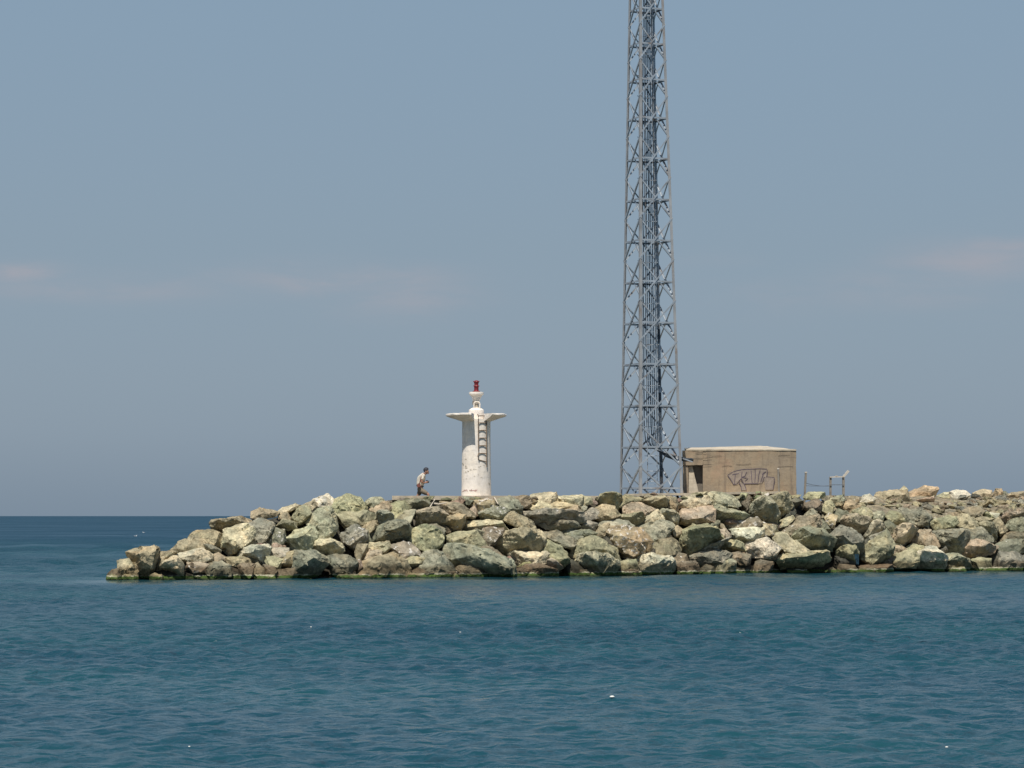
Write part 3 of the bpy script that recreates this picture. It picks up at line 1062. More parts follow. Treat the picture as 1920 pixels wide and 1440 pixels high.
def build_rocks():
    items = []
    for ln in ROCKS.strip().splitlines():
        a = ln.split()
        x0, y0 = TILES[a[0]]
        nums = [float(q) for q in a[3:]]
        pts = [(x0 + nums[i] * 1.25, y0 + nums[i + 1] * 1.25) for i in range(0, len(nums), 2)]
        items.append((a[1], a[2], pts))
    # low weed-grown stones right at the water
    rr = random.Random(3)
    px = 196.0
    n = 0
    while px < 2010:
        wd = rr.uniform(34, 92)
        pw = pyw(px + wd / 2)
        hh = rr.uniform(4.5, 9.5)
        if px < 290:
            wd, hh = rr.uniform(30, 40), 12
        pts = [(px - wd * .08, pw + 4), (px + wd * .1, pw - hh * .7), (px + wd * rr.uniform(.3, .4), pw - hh), (px + wd * rr.uniform(.6, .75), pw - hh * rr.uniform(.7, 1)),
               (px + wd * .95, pw - hh * .5), (px + wd * 1.05, pw + 4)]
        items.append(('W', '-', pts))
        px += wd * rr.choice([.8, .9, 1.0, 1.3, 1.6])
        n += 1
    recs = []
    for i, (cc, fl, pts) in enumerate(items):
        xs = [p[0] for p in pts]
        ys = [p[1] for p in pts]
        cx, cy = sum(xs) / len(xs), sum(ys) / len(ys)
        pref = .55 * cy + .45 * max(ys)
        Y0 = depth(cx, pref)
        weed = cc == 'W'
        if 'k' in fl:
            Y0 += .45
        if weed:
            Y0 = Yw(cx) + .10 + .25 * math.sin(cx * 1.7)
        low = .16 if max(ys) > pyw(cx) - 7 else None
        bm, c = rock_mesh(pts, Y0 + (.12 if not weed else 0), fl, 100 + i, low=low)
        o = link('boulder', bm, M_ROCK, loc=c, smooth=24)
        col, word = RC['v' if weed else cc]
        ro = random.Random(900 + i)
        f = ro.uniform(.86, 1.14)
        gy = (col[0] + col[1] + col[2]) / 3
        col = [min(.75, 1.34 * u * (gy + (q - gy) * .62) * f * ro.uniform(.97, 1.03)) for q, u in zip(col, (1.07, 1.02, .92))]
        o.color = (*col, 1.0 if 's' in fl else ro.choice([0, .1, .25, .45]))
        wdt, hgt = max(xs) - min(xs), max(ys) - min(ys)
        ar = wdt / hgt
        size = 'small' if wdt * hgt < 900 else 'large' if wdt * hgt > 3200 else 'mid-sized'
        # slant of the outline
        sxx = sum((x - cx) ** 2 for x in xs)
        syy = sum((y - cy) ** 2 for y in ys)
        sxy = sum((x - cx) * (y - cy) for x, y in pts)
        ang = math.degrees(.5 * math.atan2(2 * sxy, sxx - syy))
        if ar > 2.3:
            shape = 'long flat'
        elif ar < .8:
            shape = 'upright'
        elif abs(ang) > 22 and ar < 2.2:
            shape = 'slanting'
        elif ar > 1.55:
            shape = 'wide'
        else:
            shape = 'blocky'
        extra = ' bird-spotted' if 's' in fl else ' overhanging' if ('u' in fl or 'l' in fl or 'r' in fl) else ''
        fr = (pyw(cx) - cy) / max(20, pyw(cx) - interp(cx, crest_line))
        row = 'in the waterline row' if fr < .26 else 'in the second row up' if fr < .45 else 'midway up the slope' if fr < .65 else 'on the upper slope' if fr < .85 else 'on the crest'
        colw = next(t for lim, t in COLS if cx < lim)
        if weed:
            base = f'low weed-green rock awash at the water {colw}'
        else:
            base = f'{size} {word}{extra} {shape} boulder {row} {colw}'
        recs.append([o, base, cx, weed])
    by = {}
    for r in recs:
        by.setdefault(r[1], []).append(r)
    for base, rs in by.items():
        rs.sort(key=lambda r: r[2])
        for k, (o, b, cx, weed) in enumerate(rs):
            lab = b
            if len(rs) > 1:
                lab = f'{b}, {ORD[k]} of {NUM[len(rs)]} counted shoreward' if len(b.split()) <= 11 else f'{b}, {ORD[k]} from seaward'
            if len(lab.split()) > 16:
                lab = lab.replace('mid-sized ', '')
            tag(o, lab, 'boulder', 'weed-grown rocks awash along the water' if weed else 'armour boulders of the breakwater')


build_rocks()


def build_rubble():
    rr = random.Random(21)
    protos = []
    for k in range(7):
        bm = bmesh.new()
        for _ in range(13):
            v = Vector((rr.gauss(0, 1), rr.gauss(0, 1), rr.gauss(0, 1))).normalized()
            bm.verts.new((v.x * .5, v.y * .42, v.z * rr.uniform(.2, .34)))
        bmesh.ops.convex_hull(bm, input=bm.verts)
        bmesh.ops.delete(bm, geom=[e for e in bm.verts if not e.link_faces], context='VERTS')
        bmesh.ops.triangulate(bm, faces=bm.faces)
        bmesh.ops.subdivide_edges(bm, edges=bm.edges, cuts=2, use_grid_fill=True)
        rough(bm, .10, 2.5, k * 3.1)
        bmesh.ops.recalc_face_normals(bm, faces=bm.faces)
        me = bpy.data.meshes.new('stone')
        bm.to_mesh(me)
        bm.free()
        me.shade_smooth()
        me.set_sharp_from_angle(angle=R(35))
        me.materials.append(M_ROCK)
        protos.append(me)
    words = {'c': 'pale cream', 't': 'tan', 'p': 'pinkish', 'w': 'whitish', 'y': 'grey', 'b': 'brown'}
    for i in range(150):
        o = bpy.data.objects.new('stone', rr.choice(protos))
        COL.objects.link(o)
        u = rr.random()
        px = 1610 + 340 * math.sqrt(u) if rr.random() < .85 else rr.uniform(1560, 1950)
        py = rr.uniform(934, 961) if px > 1690 else rr.uniform(936, 952)
        Y = depth(px, py) + .1
        p = P(px, py, Y)
        s = rr.uniform(.22, .62)
        o.location = p
        o.scale = (s * rr.uniform(.9, 1.5), s, s * rr.uniform(.8, 1.2))
        o.rotation_euler = (rr.uniform(-.4, .4), rr.uniform(-.3, .3), rr.uniform(0, 6.28))
        cc = rr.choice('ccctppwyb')
        col = RC[cc][0]
        f = rr.uniform(.85, 1.1)
        o.color = (*[q * f for q in col], rr.choice([0, .2]))
        tag(o, f'small {words[cc]} broken stone in the rubble strewn shoreward of the fence', 'stone', f'small {words[cc]} rubble stones')
    for i in range(70):
        o = bpy.data.objects.new('stone', rr.choice(protos))
        COL.objects.link(o)
        px = rr.uniform(738, 1500)
        py = rr.uniform(935.5, 943) if px < 1165 else rr.uniform(930, 938)
        o.location = P(px, py, Yw(px) + 3.95 + rr.uniform(-.2, .1))
        s = rr.uniform(.3, .8)
        o.scale = (s * rr.uniform(.9, 1.6), s, s * rr.uniform(.7, 1.1))
        o.rotation_euler = (rr.uniform(-.4, .4), rr.uniform(-.3, .3), rr.uniform(0, 6.28))
        cc = rr.choice('ctpybb')
        o.color = (*[q * rr.uniform(.8, 1.0) for q in RC[cc][0]], rr.choice([0, .5]))
        tag(o, f'small {words[cc]} stone packed just under the edge of the concrete walkway', 'stone', f'small {words[cc]} stones under the walkway')
    for i in range(80):
        o = bpy.data.objects.new('stone', rr.choice(protos))
        COL.objects.link(o)
        px = rr.uniform(330, 1900)
        top = interp(px, crest_line) + 14
        py = rr.uniform(top + (34 if px > 1560 else 0), pyw(px) - 12)
        if py < top:
            py = top + 4
        o.location = P(px, py, depth(px, py) + .18)
        s = rr.uniform(.3, .75)
        o.scale = (s * rr.uniform(.9, 1.5), s, s * rr.uniform(.9, 1.4))
        o.rotation_euler = (rr.uniform(-.6, .6), rr.uniform(-.6, .6), rr.uniform(0, 6.28))
        cc = rr.choice('ctppyybb')
        o.color = (*[q * rr.uniform(.8, 1.0) for q in RC[cc][0]], rr.choice([0, .4]))
        tag(o, f'small {words[cc]} stone wedged in the gaps between the big armour boulders', 'stone', f'small {words[cc]} stones wedged between boulders')
    # stony bed the loose stones lie on
    bm = bmesh.new()
    rows = []
    for i in range(70):
        px = 1540 + i * 12
        row = []
        for j in range(22):
            py = 972 - j * 2.0
            q = P(px, py, depth(px, py) + .45)
            q.z += .10 * noise.fractal(q * 1.6, .9, 2.0, 4)
            row.append(bm.verts.new(q))
        rows.append(row)
    for A, B in zip(rows, rows[1:]):
        for j in range(21):
            bm.faces.new((A[j], B[j], B[j + 1], A[j + 1]))
    o = link('gravel', bm, M_ROCK, loc=P(1700, 960, 118), smooth=180)
    o.color = (.33, .28, .20, .6)
    tag(o, 'pale gravel bed between the rubble stones on the breakwater top', None, None, 'stuff')


build_rubble()

# ------------------------------------------------------------------ concrete cap
LEVEL = 2.70          # level of the mound's top behind the cap


def slab_path(name, px0, px1, py0, py1, back, depth_, th_px, label):
    bm = bmesh.new()
    n = 26
    A = []
    for i in range(n + 1):
        t = i / n
        px = px0 + (px1 - px0) * t
        Y = Yw(px) + back
        p = P(px, py0 + (py1 - py0) * t, Y)
        j = noise.noise(Vector((px * .05, 0, 3.3))) * .035
        A.append((p.x, Y + j, p.z + noise.noise(Vector((px * .03, 5, 0))) * .02))
    rings = []
    for (x, y, z) in A:
        rings.append([bm.verts.new(v) for v in ((x, y, z - th_px), (x, y + noise.noise(Vector((x * 2, z, 0))) * .02, z), (x, y + depth_, z), (x, y + depth_, z - th_px))])
    for a, b in zip(rings, rings[1:]):
        for i in range(4):
            bm.faces.new((a[i], a[(i + 1) % 4], b[(i + 1) % 4], b[i]))
    bm.faces.new(rings[0])
    bm.faces.new(rings[-1][::-1])
    o = link(name, bm, M_CONC_PALE, loc=A[n // 2])
    tag(o, label, None, None, 'structure')


slab_path('path', 735, 1170, 929.5, 929.5, 4.15, 1.5, .17, 'pale concrete walkway along the breakwater crest under the lighthouse')
slab_path('path', 1172, 1470, 926.0, 921.0, 4.35, 1.3, .10, 'pale concrete plinth under the mast and the hut')


# ------------------------------------------------------------------ strokes painted on walls
def stroke(bm, pts, wd, to3d, proud):
    """a painted line: thin raised ribbon; pts in wall coordinates (px), to3d maps (px,py,proud) to space"""
    n = len(pts)
    L, Rr = [], []
    for i, (x, y) in enumerate(pts):
        a = pts[max(0, i - 1)]
        b = pts[min(n - 1, i + 1)]
        dx, dy = b[0] - a[0], b[1] - a[1]
        l = math.hypot(dx, dy) or 1
        nx, ny = -dy / l * wd / 2, dx / l * wd / 2
        L.append((x + nx, y + ny))
        Rr.append((x - nx, y - ny))
    for i in range(n - 1):
        top = [bm.verts.new(to3d(*q, proud)) for q in (L[i], L[i + 1], Rr[i + 1], Rr[i])]
        bm.faces.new(top)


# ------------------------------------------------------------------ lighthouse
def build_lighthouse():
    cx = 893.0
    Yc = Yw(cx) + 5.15
    k = Yc / F / math.cos(PITCH)                         # metres per photo pixel there
    base = P(cx, 967, Yc)
    zz = lambda py: P(cx, py, Yc).z - LEVEL
    root = empty('lighthouse', (base.x, Yc, LEVEL))
    tag(root, 'small white harbour lighthouse with round platform, ladder and red lamp', 'lighthouse')
    Rb, Rt = 28.2 * k, 26.6 * k
    # column
    bm = bmesh.new()
    prof = [(0, 0), (Rb * 1.01, 0)]
    for i in range(1, 31):
        t = i / 30
        prof.append((Rb + (Rt - Rb) * min(1, t * 1.4), zz(786) * t))
    prof.append((0, zz(786)))
    lathe(bm, prof, 72)
    for v in bm.verts:
        r = math.hypot(v.co.x, v.co.y)
        if r > .1:
            f = 1 + .012 * noise.fractal(v.co * 1.8, .8, 2.0, 3)
            v.co.x *= f
            v.co.y *= f
    link('column', bm, M_WHITE, root, smooth=40)
    # platform: ring slab with a conical soffit, a gap for the ladder at the front
    bm = bmesh.new()
    Ro = 57.5 * k
    pr = [(Rt * .96, zz(776.5)), (Ro * .985, zz(776.2)), (Ro, zz(777.0)), (Ro, zz(779.4)), (Ro * .95, zz(780.9)), (Rt * 1.0, zz(790.5)), (Rt * .96, zz(790.5))]
    n2 = []
    for (a, b) in zip(pr, pr[1:] + pr[:1]):
        n2.append(a)
        if abs(a[0] - b[0]) > .3:
            for j in range(1, 6):
                n2.append((a[0] + (b[0] - a[0]) * j / 6, a[1] + (b[1] - a[1]) * j / 6))
    lathe(bm, n2, 110, R(-90 + 33), R(-90 - 8.5 + 360))
    mv = []
    for v in bm.verts:
        r = math.hypot(v.co.x, v.co.y)
        if r > Ro * .75:
            n = noise.fractal(v.co * 3.0 + Vector((3, 1, 0)), .8, 2.0, 4)
            bite = max(0, noise.noise(v.co * 2.2 + Vector((9, 4, 2))) - .12) * (1.9 if v.co.x > 0 else .9)
            f = 1 - .035 * bite * 3 - .008 * n
            mv.append((v, Vector((v.co.x * f, v.co.y * f, v.co.z - .02 * bite + .012 * n))))
    for v, q in mv:
        v.co = q
    link('platform', bm, M_WHITE, root, smooth=32)
    # lantern pedestal: drum, neck and flared cup
    bm = bmesh.new()
    pr = [(0, zz(786.5)), (14.2 * k, zz(786.5)), (14.2 * k, zz(770.5)), (13.6 * k, zz(768.5)), (11 * k, zz(766.6)), (7 * k, zz(764.6)), (0, zz(764.2))]
    lathe(bm, pr, 48)
    link('pedestal', bm, M_WHITE, root, smooth=35)
    bm = bmesh.new()
    pr = [(0, zz(765)), (4.4 * k, zz(765)), (4.4 * k, zz(757)), (0, zz(757))]
    lathe(bm, pr, 32)
    link('neck', bm, M_CHIP, root, smooth=35)
    bm = bmesh.new()
    pr = [(0, zz(757.2)), (5.4 * k, zz(757.2)), (6.4 * k, zz(752)), (8.2 * k, zz(746)), (11.5 * k, zz(741)), (13.6 * k, zz(739.8)), (13.9 * k, zz(737)), (13.4 * k, zz(735.2)), (0, zz(734.8))]
    lathe(bm, pr, 48)
    link('lantern_cup', bm, M_WHITE, root, smooth=40)
    # pipe hoop and small bracket beside the neck
    bm = bmesh.new()
    pts = [(-4.2 * k, -6.2 * k, zz(765.5)), (-4.2 * k, -6.2 * k, zz(757))]
    for j in range(0, 9):
        a = math.pi - math.pi * j / 8
        pts.append((1.2 * k + 5.4 * k * math.cos(a), -6.2 * k, zz(757) + 3.6 * k * math.sin(a)))
    pts.append((6.6 * k, -6.2 * k, zz(765.5)))
    tube(bm, pts, 1.15 * k, 8)
    link('pipe_hoop', bm, M_WHITE, root, smooth=60)
    bm = bmesh.new()
    box(bm, (-7.4 * k, -4.8 * k, zz(759.5)), (-5.6 * k, -2.2 * k, zz(752.5)), .006)
    link('bracket', bm, M_POST, root)
    # red lamp
    bm = bmesh.new()
    pr = [(0, zz(734.9)), (6.9 * k, zz(734.9)), (6.9 * k, zz(733.2)), (4.6 * k, zz(732.6)), (4.0 * k, zz(731)), (4.4 * k, zz(729.5)), (4.0 * k, zz(728)), (4.5 * k, zz(725)), (5.1 * k, zz(724.2)), (4.5 * k, zz(723.4)),
          (3.7 * k, zz(721)), (4.2 * k, zz(718)), (4.9 * k, zz(716.4)), (4.6 * k, zz(715.2)), (2.8 * k, zz(713.5)), (0, zz(712.9))]
    lathe(bm, pr, 28)
    for a in range(6):
        an = a * math.pi / 3 + .3
        x, y = math.cos(an), math.sin(an)
        bar(bm, (4.5 * k * x, 4.5 * k * y, zz(716.5)), (6.1 * k * x, 6.1 * k * y, zz(714.6)), .9 * k)
        bar(bm, (4.5 * k * x, 4.5 * k * y, zz(724.4)), (5.9 * k * x, 5.9 * k * y, zz(723.2)), .9 * k)
    lamp = link('lamp', bm, M_RED, root, smooth=35)
    # ladder: two rails, seven rungs, bent at the foot
    az = R(25)
    rad = Vector((math.sin(az), -math.cos(az), 0))
    tan = Vector((math.cos(az), math.sin(az), 0))
    hw = 8.3 * k

    def rail(side):
        pts = []
        for py in (777.5, 781, 790, 800, 815, 830, 845, 851, 856, 862, 868, 876):
            t = (py - 780) / 75
            off = Rt + (0.022 if py > 778 else -.05)
            sh = .6 * k * t
            if side < 0 and py > 851:
                if py > 866:
                    continue
                sh += {856: -2.2, 862: -.6}.get(py, 0) * k
                off += .03
            pts.append(rad * off + tan * (side * hw + sh) + Vector((0, 0, zz(py))))
        return pts
    for side in (-1, 1):
        bm = bmesh.new()
        tube(bm, rail(side), 1.0 * k, 8)
        link('ladder_rail', bm, M_LADDER, root, smooth=60)
    for py in (781, 794, 808, 822.3, 836.6, 851, 864.5):
        bm = bmesh.new()
        t = (py - 780) / 75
        pts = []
        for j in range(7):
            u = -1 + 2 * j / 6
            zoff = (-1.3 * k * (u * u - 1) * .35 if py != 864.5 else -2.0 * k * u)
            pts.append(rad * (Rt + .022) + tan * (u * hw + .6 * k * t) + Vector((0, 0, zz(py) + zoff)))
        tube(bm, pts, .85 * k, 8)
        link('ladder_rung', bm, M_LADDER, root, smooth=60)

    def on_col(px, py, proud):
        rr = Rb + (Rt - Rb) * min(1, (zz(py) / zz(786)) * 1.4) + .006 + proud
        x = (px - cx) * k
        x = max(-rr * .98, min(rr * .98, x))
        return Vector((x, -math.sqrt(rr * rr - x * x), zz(py)))
    # faded red scrawl at the foot
    bm = bmesh.new()
    for s in ([(867, 922), (869, 921), (870.5, 920), (871.5, 918.5), (872, 921)], [(873, 921), (874, 919), (875.5, 918.5), (876, 921), (877.5, 920.5)],
              [(880, 920), (883, 920.2), (887, 919.8), (890, 920.0), (893, 919.2)], [(890, 921.5), (891.5, 918.5), (893, 920.5), (895, 918)], [(884, 917.5), (884.4, 921)],
              [(892, 922.5), (893, 920)]):
        stroke(bm, s, 1.15, on_col, .004)
    link('scrawl', bm, M_SCRIB, root)
    # chipped marks: a slanting row of small scars
    bm = bmesh.new()
    for (x, y, w_, h_) in [(873.5, 861.5, 3.0, 2.2), (868.3, 870, 1.6, 6), (873.6, 874, 2.6, 2.2), (874.6, 877.6, 4.2, 2.2), (878, 884, 2.2, 3), (873.6, 885.6, 2, 4), (882.8, 881.2, 2.4, 1.6),
                           (889, 880.4, 2.2, 1.2), (892.5, 880.6, 2.0, .9), (898.5, 876, 4, 1.1), (901.5, 874.7, 2.4, 1.0), (907.5, 872.8, 1.8, 1.2), (897.4, 890.2, 2, 1.2), (875, 898, 2.6, 1.0), (890, 893, 2.6, 1),
                           (903, 895, 4, .8), (917.5, 907, 1.4, 5)]:
        pts = [(x - w_ / 2, y + .2), (x - w_ / 4, y - .1), (x + w_ / 4, y + .15), (x + w_ / 2, y - .2)]
        stroke(bm, pts, h_ * .75, on_col, .003)
    link('chip_mark', bm, M_CHIP, root)


build_lighthouse()


# ------------------------------------------------------------------ lattice mast
def build_mast():
    cpx = 1221.0
    Yc = Yw(cpx) + 6.2
    k = Yc / F / math.cos(PITCH)
    base = P(cpx, 967, Yc)
    root = empty('lattice_mast', (base.x, Yc, LEVEL))
    tag(root, 'tall grey steel lattice radio mast with black cables inside', 'mast')

    def zz(py):
        return P(cpx, py, Yc).z - LEVEL

    def leg_at(i, py):
        # corner offsets in photo pixels at the foot (x, toward camera) and at py = 0
        t = (925 - py) / 925
        s = 1 + (.560 - 1) * t
        cxp = -7.0 * t                                   # slight lean left with height
        o = [(-24, -58), (58, -24), (24, 58), (-58, 24)][i]
        return Vector(((o[0] * s + cxp) * k, o[1] * s * k, zz(py)))
    top_py = -92
    for i in range(4):
        bm = bmesh.new()
        a, b = leg_at(i, 962), leg_at(i, top_py)
        c0 = -Vector((a.x, a.y, 0)).normalized()
        side = Vector((-c0.y, c0.x, 0))
        angle_iron(bm, a, b, 5.0 * k, .9 * k, c0 + side, c0 - side)
        # splice plates at the nodes
        link('leg', bm, M_STEEL_LEG, root)
    nodes = [952, 876, 799, 722, 643.5, 567, 490, 413.5, 337, 260, 185, 117, 51, -15, -81]
    for (p0, p1) in zip(nodes, nodes[1:]):
        for f in range(4):
            i, j = f, (f + 1) % 4
            A0, A1, B0, B1 = leg_at(i, p0), leg_at(i, p1), leg_at(j, p0), leg_at(j, p1)
            out = ((A0 + B0) / 2)
            out.z = 0
            out.normalize()
            bm = bmesh.new()
            wd = 3.1 * k * (.8 + .2 * (p0 / 900))
            thin = .45 * k
            # one diagonal outside the leg line, one inside
            angle_iron(bm, A0 + out * .01, B1 + out * .01, wd, thin, (0, 0, 1), -out)
            angle_iron(bm, A1 - out * .05, B0 - out * .05, wd * .9, thin, (0, 0, 1), -out)
            link('cross_brace', bm, M_STEEL, root)
            pm = (p0 + p1) / 2
            if p0 < 952 or True:
                pm = pm if p0 != 952 else 914
                bm = bmesh.new()
                a, b = leg_at(i, pm) - out * .02, leg_at(j, pm) - out * .02
                angle_iron(bm, a, b, 3.2 * k, .5 * k, (0, 0, -1), -out)
                link('horizontal_strut', bm, M_STEEL, root)
    # inner cable run: rack of two rails with brackets and seven thick cables
    t_of = lambda py: (925 - py) / 925

    def inner(dx, dy, py):
        t = t_of(py)
        s = 1 - .30 * t
        return Vector(((dx * s - 7.0 * t) * k, dy * s * k, zz(py)))
    cab = [(-11, 2, 1.5), (-6, 0, 1.7), (-2.5, 4, 1.2), (2, 1, 1.9), (6, 5, 1.2), (9.5, 2, 1.6), (14, 6, 1.3)]
    for q, (dx, dy, rr) in enumerate(cab):
        bm = bmesh.new()
        pts = []
        py = -92
        while py < 812:
            wob = noise.noise(Vector((q * 7.3, py * .012, 0))) * 1.0
            pts.append(inner(dx + wob, dy + 20, py))
            py += 24
        # the run bends over to the tray and into the hut
        e = 818 + q * 2.2
        pts.append(inner(dx + 2, dy + 20, e + 6))
        pts.append(inner(dx + 8, dy + 17, e + 18))
        pts.append(inner(24 + q * .8, 14, 846 + q * 1.6))
        pts.append(inner(44, 6 + q, 853 + q * 1.4))
        pts.append(inner(66, 2 + q, 859.5 + q * .8))
        pts.append(inner(82, 4 + q, 861.5 + q * .5))
        tube(bm, pts, rr * k * .66, 7)
        link('cable', bm, M_CABLE, root, smooth=60)
    for side in (-14, 17):
        bm = bmesh.new()
        bar(bm, inner(side, 22, 838), inner(side, 22, -92), 1.5 * k)
        link('cable_rack_rail', bm, M_STEEL, root)
    py = 838
    while py > -90:
        bm = bmesh.new()
        bar(bm, inner(-17, 18, py), inner(20, 18, py), 1.9 * k, 1.2 * k)
        bar(bm, inner(-17, 18, py), inner(-24, -4, py - 2), 1.1 * k)
        bar(bm, inner(20, 18, py), inner(22, 44, py), 1.1 * k)
        link('cable_bracket', bm, M_STEEL, root)
        py -= 38.6
    # climbing ladder beside the cables
    for side in (-1, 1):
        bm = bmesh.new()
        bar(bm, inner(2 + side * 9, -14, 955), inner(2 + side * 9, -14, -92), 1.0 * k)
        link('ladder_rail', bm, M_STEEL, root)
    bm = bmesh.new()
    py = 948
    while py > -90:
        bar(bm, inner(-7, -14, py), inner(11, -14, py), .55 * k)
        py -= 13
    link('ladder_rung', bm, M_STEEL, root)['kind'] = 'stuff'
    # safety hoops at the foot of the ladder
    for py in (855, 884, 903):
        bm = bmesh.new()
        pts = [inner(2 + 14 * math.cos(a), -14 - 13 * math.sin(a), py) for a in [math.pi * j / 10 for j in range(11)]]
        tube(bm, pts, .6 * k, 6)
        link('safety_hoop', bm, M_STEEL, root, smooth=60)
    # a thick down-pipe beside the far leg, with a dark box
    bm = bmesh.new()
    tube(bm, [inner(21.5, 40, 955), inner(21.5, 40, 650), inner(20.5, 40, 300), inner(20, 40, -92)], 3.0 * k, 10)
    link('conduit', bm, M_STEEL, root, smooth=60)
    for (p0, p1) in ((893, 845), (772, 735), (722, 690), (640, 615)):
        bm = bmesh.new()
        tube(bm, [inner(21.5, 34, p0), inner(21.5, 34, p1)], 2.6 * k, 10)
        link('conduit_sleeve', bm, M_CABLE, root, smooth=60)
    # cable tray across to the hut
    bm = bmesh.new()
    pa, pb = inner(12, 16, 842), inner(80, 6, 866)
    for o in (-6, 6):
        bar(bm, pa + Vector((0, o * k, 0)), pb + Vector((0, o * k, 0)), 1.0 * k, 2.2 * k)
    for j in range(9):
        m = pa.lerp(pb, (j + .5) / 9)
        bar(bm, m + Vector((0, -6 * k, 0)), m + Vector((0, 6 * k, 0)), .9 * k)
    link('cable_tray', bm, M_STEEL, root)
    # rusty step bolts up the near leg
    bm = bmesh.new()


build_mast()


# ------------------------------------------------------------------ concrete hut
def build_hut():
    Yh = Yw(1390) + 5.4
    k = Yh / F / math.cos(PITCH)
    org = P(1390, 967, Yh)
    root = empty('concrete_hut', (org.x, Yh, LEVEL))
    tag(root, 'low weathered concrete hut with purple graffiti and dark doorway beside the mast', 'hut')

    def q(px, py, d=0.0):
        v = P(px, py, Yh)
        return Vector((v.x - org.x, d, v.z - LEVEL))
    D = 2.5
    t = .22

    def prism(bm, foot, z0, z1):
        lo = [bm.verts.new((x, y, z0)) for x, y in foot]
        hi = [bm.verts.new((x, y, z1[i] if isinstance(z1, (list, tuple)) else z1)) for i, (x, y) in enumerate(foot)]
        n = len(foot)
        for i in range(n):
            bm.faces.new((lo[i], lo[(i + 1) % n], hi[(i + 1) % n], hi[i]))
        bm.faces.new(lo[::-1])
        bm.faces.new(hi)
    xL, xP, xD, xR = q(1281, 900).x, q(1291, 900).x, q(1318, 900).x, q(1493, 900).x
    xBL, xBR = q(1296, 900).x, q(1436, 900).x
    ztop, zl = q(1390, 845).z, q(1390, 872).z
    bm = bmesh.new()
    prism(bm, [(xD, 0), (xR, 0), (xR, t), (xD, t)], 0, ztop)
    bmesh.ops.subdivide_edges(bm, edges=bm.edges, cuts=14, use_grid_fill=True)
    for v in bm.verts:
        n = noise.fractal(v.co * 1.3, .8, 2, 4)
        v.co.y += .022 * n
        if v.co.x > xR - .02:
            v.co.x += .03 * noise.fractal(v.co * 2.5, .8, 2, 4)
    link('front_wall', bm, M_CONC, root, smooth=30)
    bm = bmesh.new()
    prism(bm, [(xL - .02, -.02), (xD - .002, -.02), (xD - .002, t), (xL - .02, t)], zl, ztop)
    bmesh.ops.subdivide_edges(bm, edges=bm.edges, cuts=6, use_grid_fill=True)
    rough(bm, .025, 2.5, 4)
    link('lintel', bm, M_CONC, root, smooth=30)
    bm = bmesh.new()
    prism(bm, [(xL, .03), (xP, .03), (xP, t + .1), (xL, t + .1)], 0, zl - .003)
    link('door_post', bm, M_CONC, root)
    bm = bmesh.new()
    prism(bm, [(xR, t + .003), (xBR, D), (xBR - t, D), (xR - t - .1, t + .003)], 0, ztop)
    link('side_wall', bm, M_CONC, root)
    bm = bmesh.new()
    prism(bm, [(xL, t + .103), (xL + t * .6, t + .103), (xBL + t * .6, D - .003), (xBL, D - .003)], 0, ztop)
    link('side_wall', bm, M_CONC, root)
    bm = bmesh.new()
    prism(bm, [(xBL, D), (xBR - t - .003, D), (xBR - t - .003, D + t), (xBL, D + t)], 0, ztop)
    link('back_wall', bm, M_CONC, root)
    # panel added to tone the shaded interior, pale wedge standing for sunlit wall
    bm = bmesh.new()
    prism(bm, [(xP, .42), (xD + .05, .42), (xD + .05, .50), (xP, .50)], 0, zl + .1)
    link('interior_panel', bm, M_INTERIOR, root)
    bm = bmesh.new()
    a = [q(1291.5, 924, .07), q(1310.5, 924, .07), q(1298.5, 874, .16), q(1292.5, 874, .16)]
    vs = [bm.verts.new(v) for v in a] + [bm.verts.new(v + Vector((0, .07, 0))) for v in a]
    for f in ((0, 1, 2, 3), (7, 6, 5, 4), (0, 4, 5, 1), (1, 5, 6, 2), (2, 6, 7, 3), (3, 7, 4, 0)):
        bm.faces.new([vs[i] for i in f])
    link('sunlit_wedge', bm, M_CONC_PALE, root)['label'] = 'pale wedge added as the sunlit patch of wall in the doorway'
    # roof slab rising to the back
    bm = bmesh.new()
    ov = .03
    foot = [(q(1284, 0).x, -ov), (xR + .0, -ov), (xBR + .05, D + t + .05), (xBL - .1, D + t + .05)]
    rise = P(1390, 835.6, Yh + D + t).z - LEVEL
    z0 = [ztop + .002, ztop + .002, ztop + .002, ztop + .002]
    z1 = [q(0, 842.6).z, q(0, 842.8).z, rise, rise - .10]
    lo = [bm.verts.new((x, y, z0[i])) for i, (x, y) in enumerate(foot)]
    hi = [bm.verts.new((x, y, z1[i])) for i, (x, y) in enumerate(foot)]
    for i in range(4):
        bm.faces.new((lo[i], lo[(i + 1) % 4], hi[(i + 1) % 4], hi[i]))
    bm.faces.new(lo[::-1])
    bm.faces.new(hi)
    bmesh.ops.subdivide_edges(bm, edges=bm.edges, cuts=10, use_grid_fill=True)
    rough(bm, .02, 2.0, 8)
    link('roof', bm, M_CONC_PALE, root, smooth=30)
    # cable inlet: dark box standing for the shadowed hole in the lintel
    bm = bmesh.new()
    a = q(1283, 863, -.06)
    b = q(1297.5, 859, .02)
    box(bm, a, (b.x, b.y, b.z), .01)
    link('cable_inlet', bm, M_CABLE, root)

    def on_wall(px, py, proud):
        v = q(px, py)
        n = noise.fractal(Vector((v.x, 0, v.z)) * 1.3, .8, 2, 4) * .022
        return Vector((v.x, n - proud, v.z))
    # graffiti: lilac fill, then dark outline and letter strokes
    def z5(pts):
        return [(1260 + x / 5.333, 820 + y / 5.333) for x, y in pts]
    bm = bmesh.new()
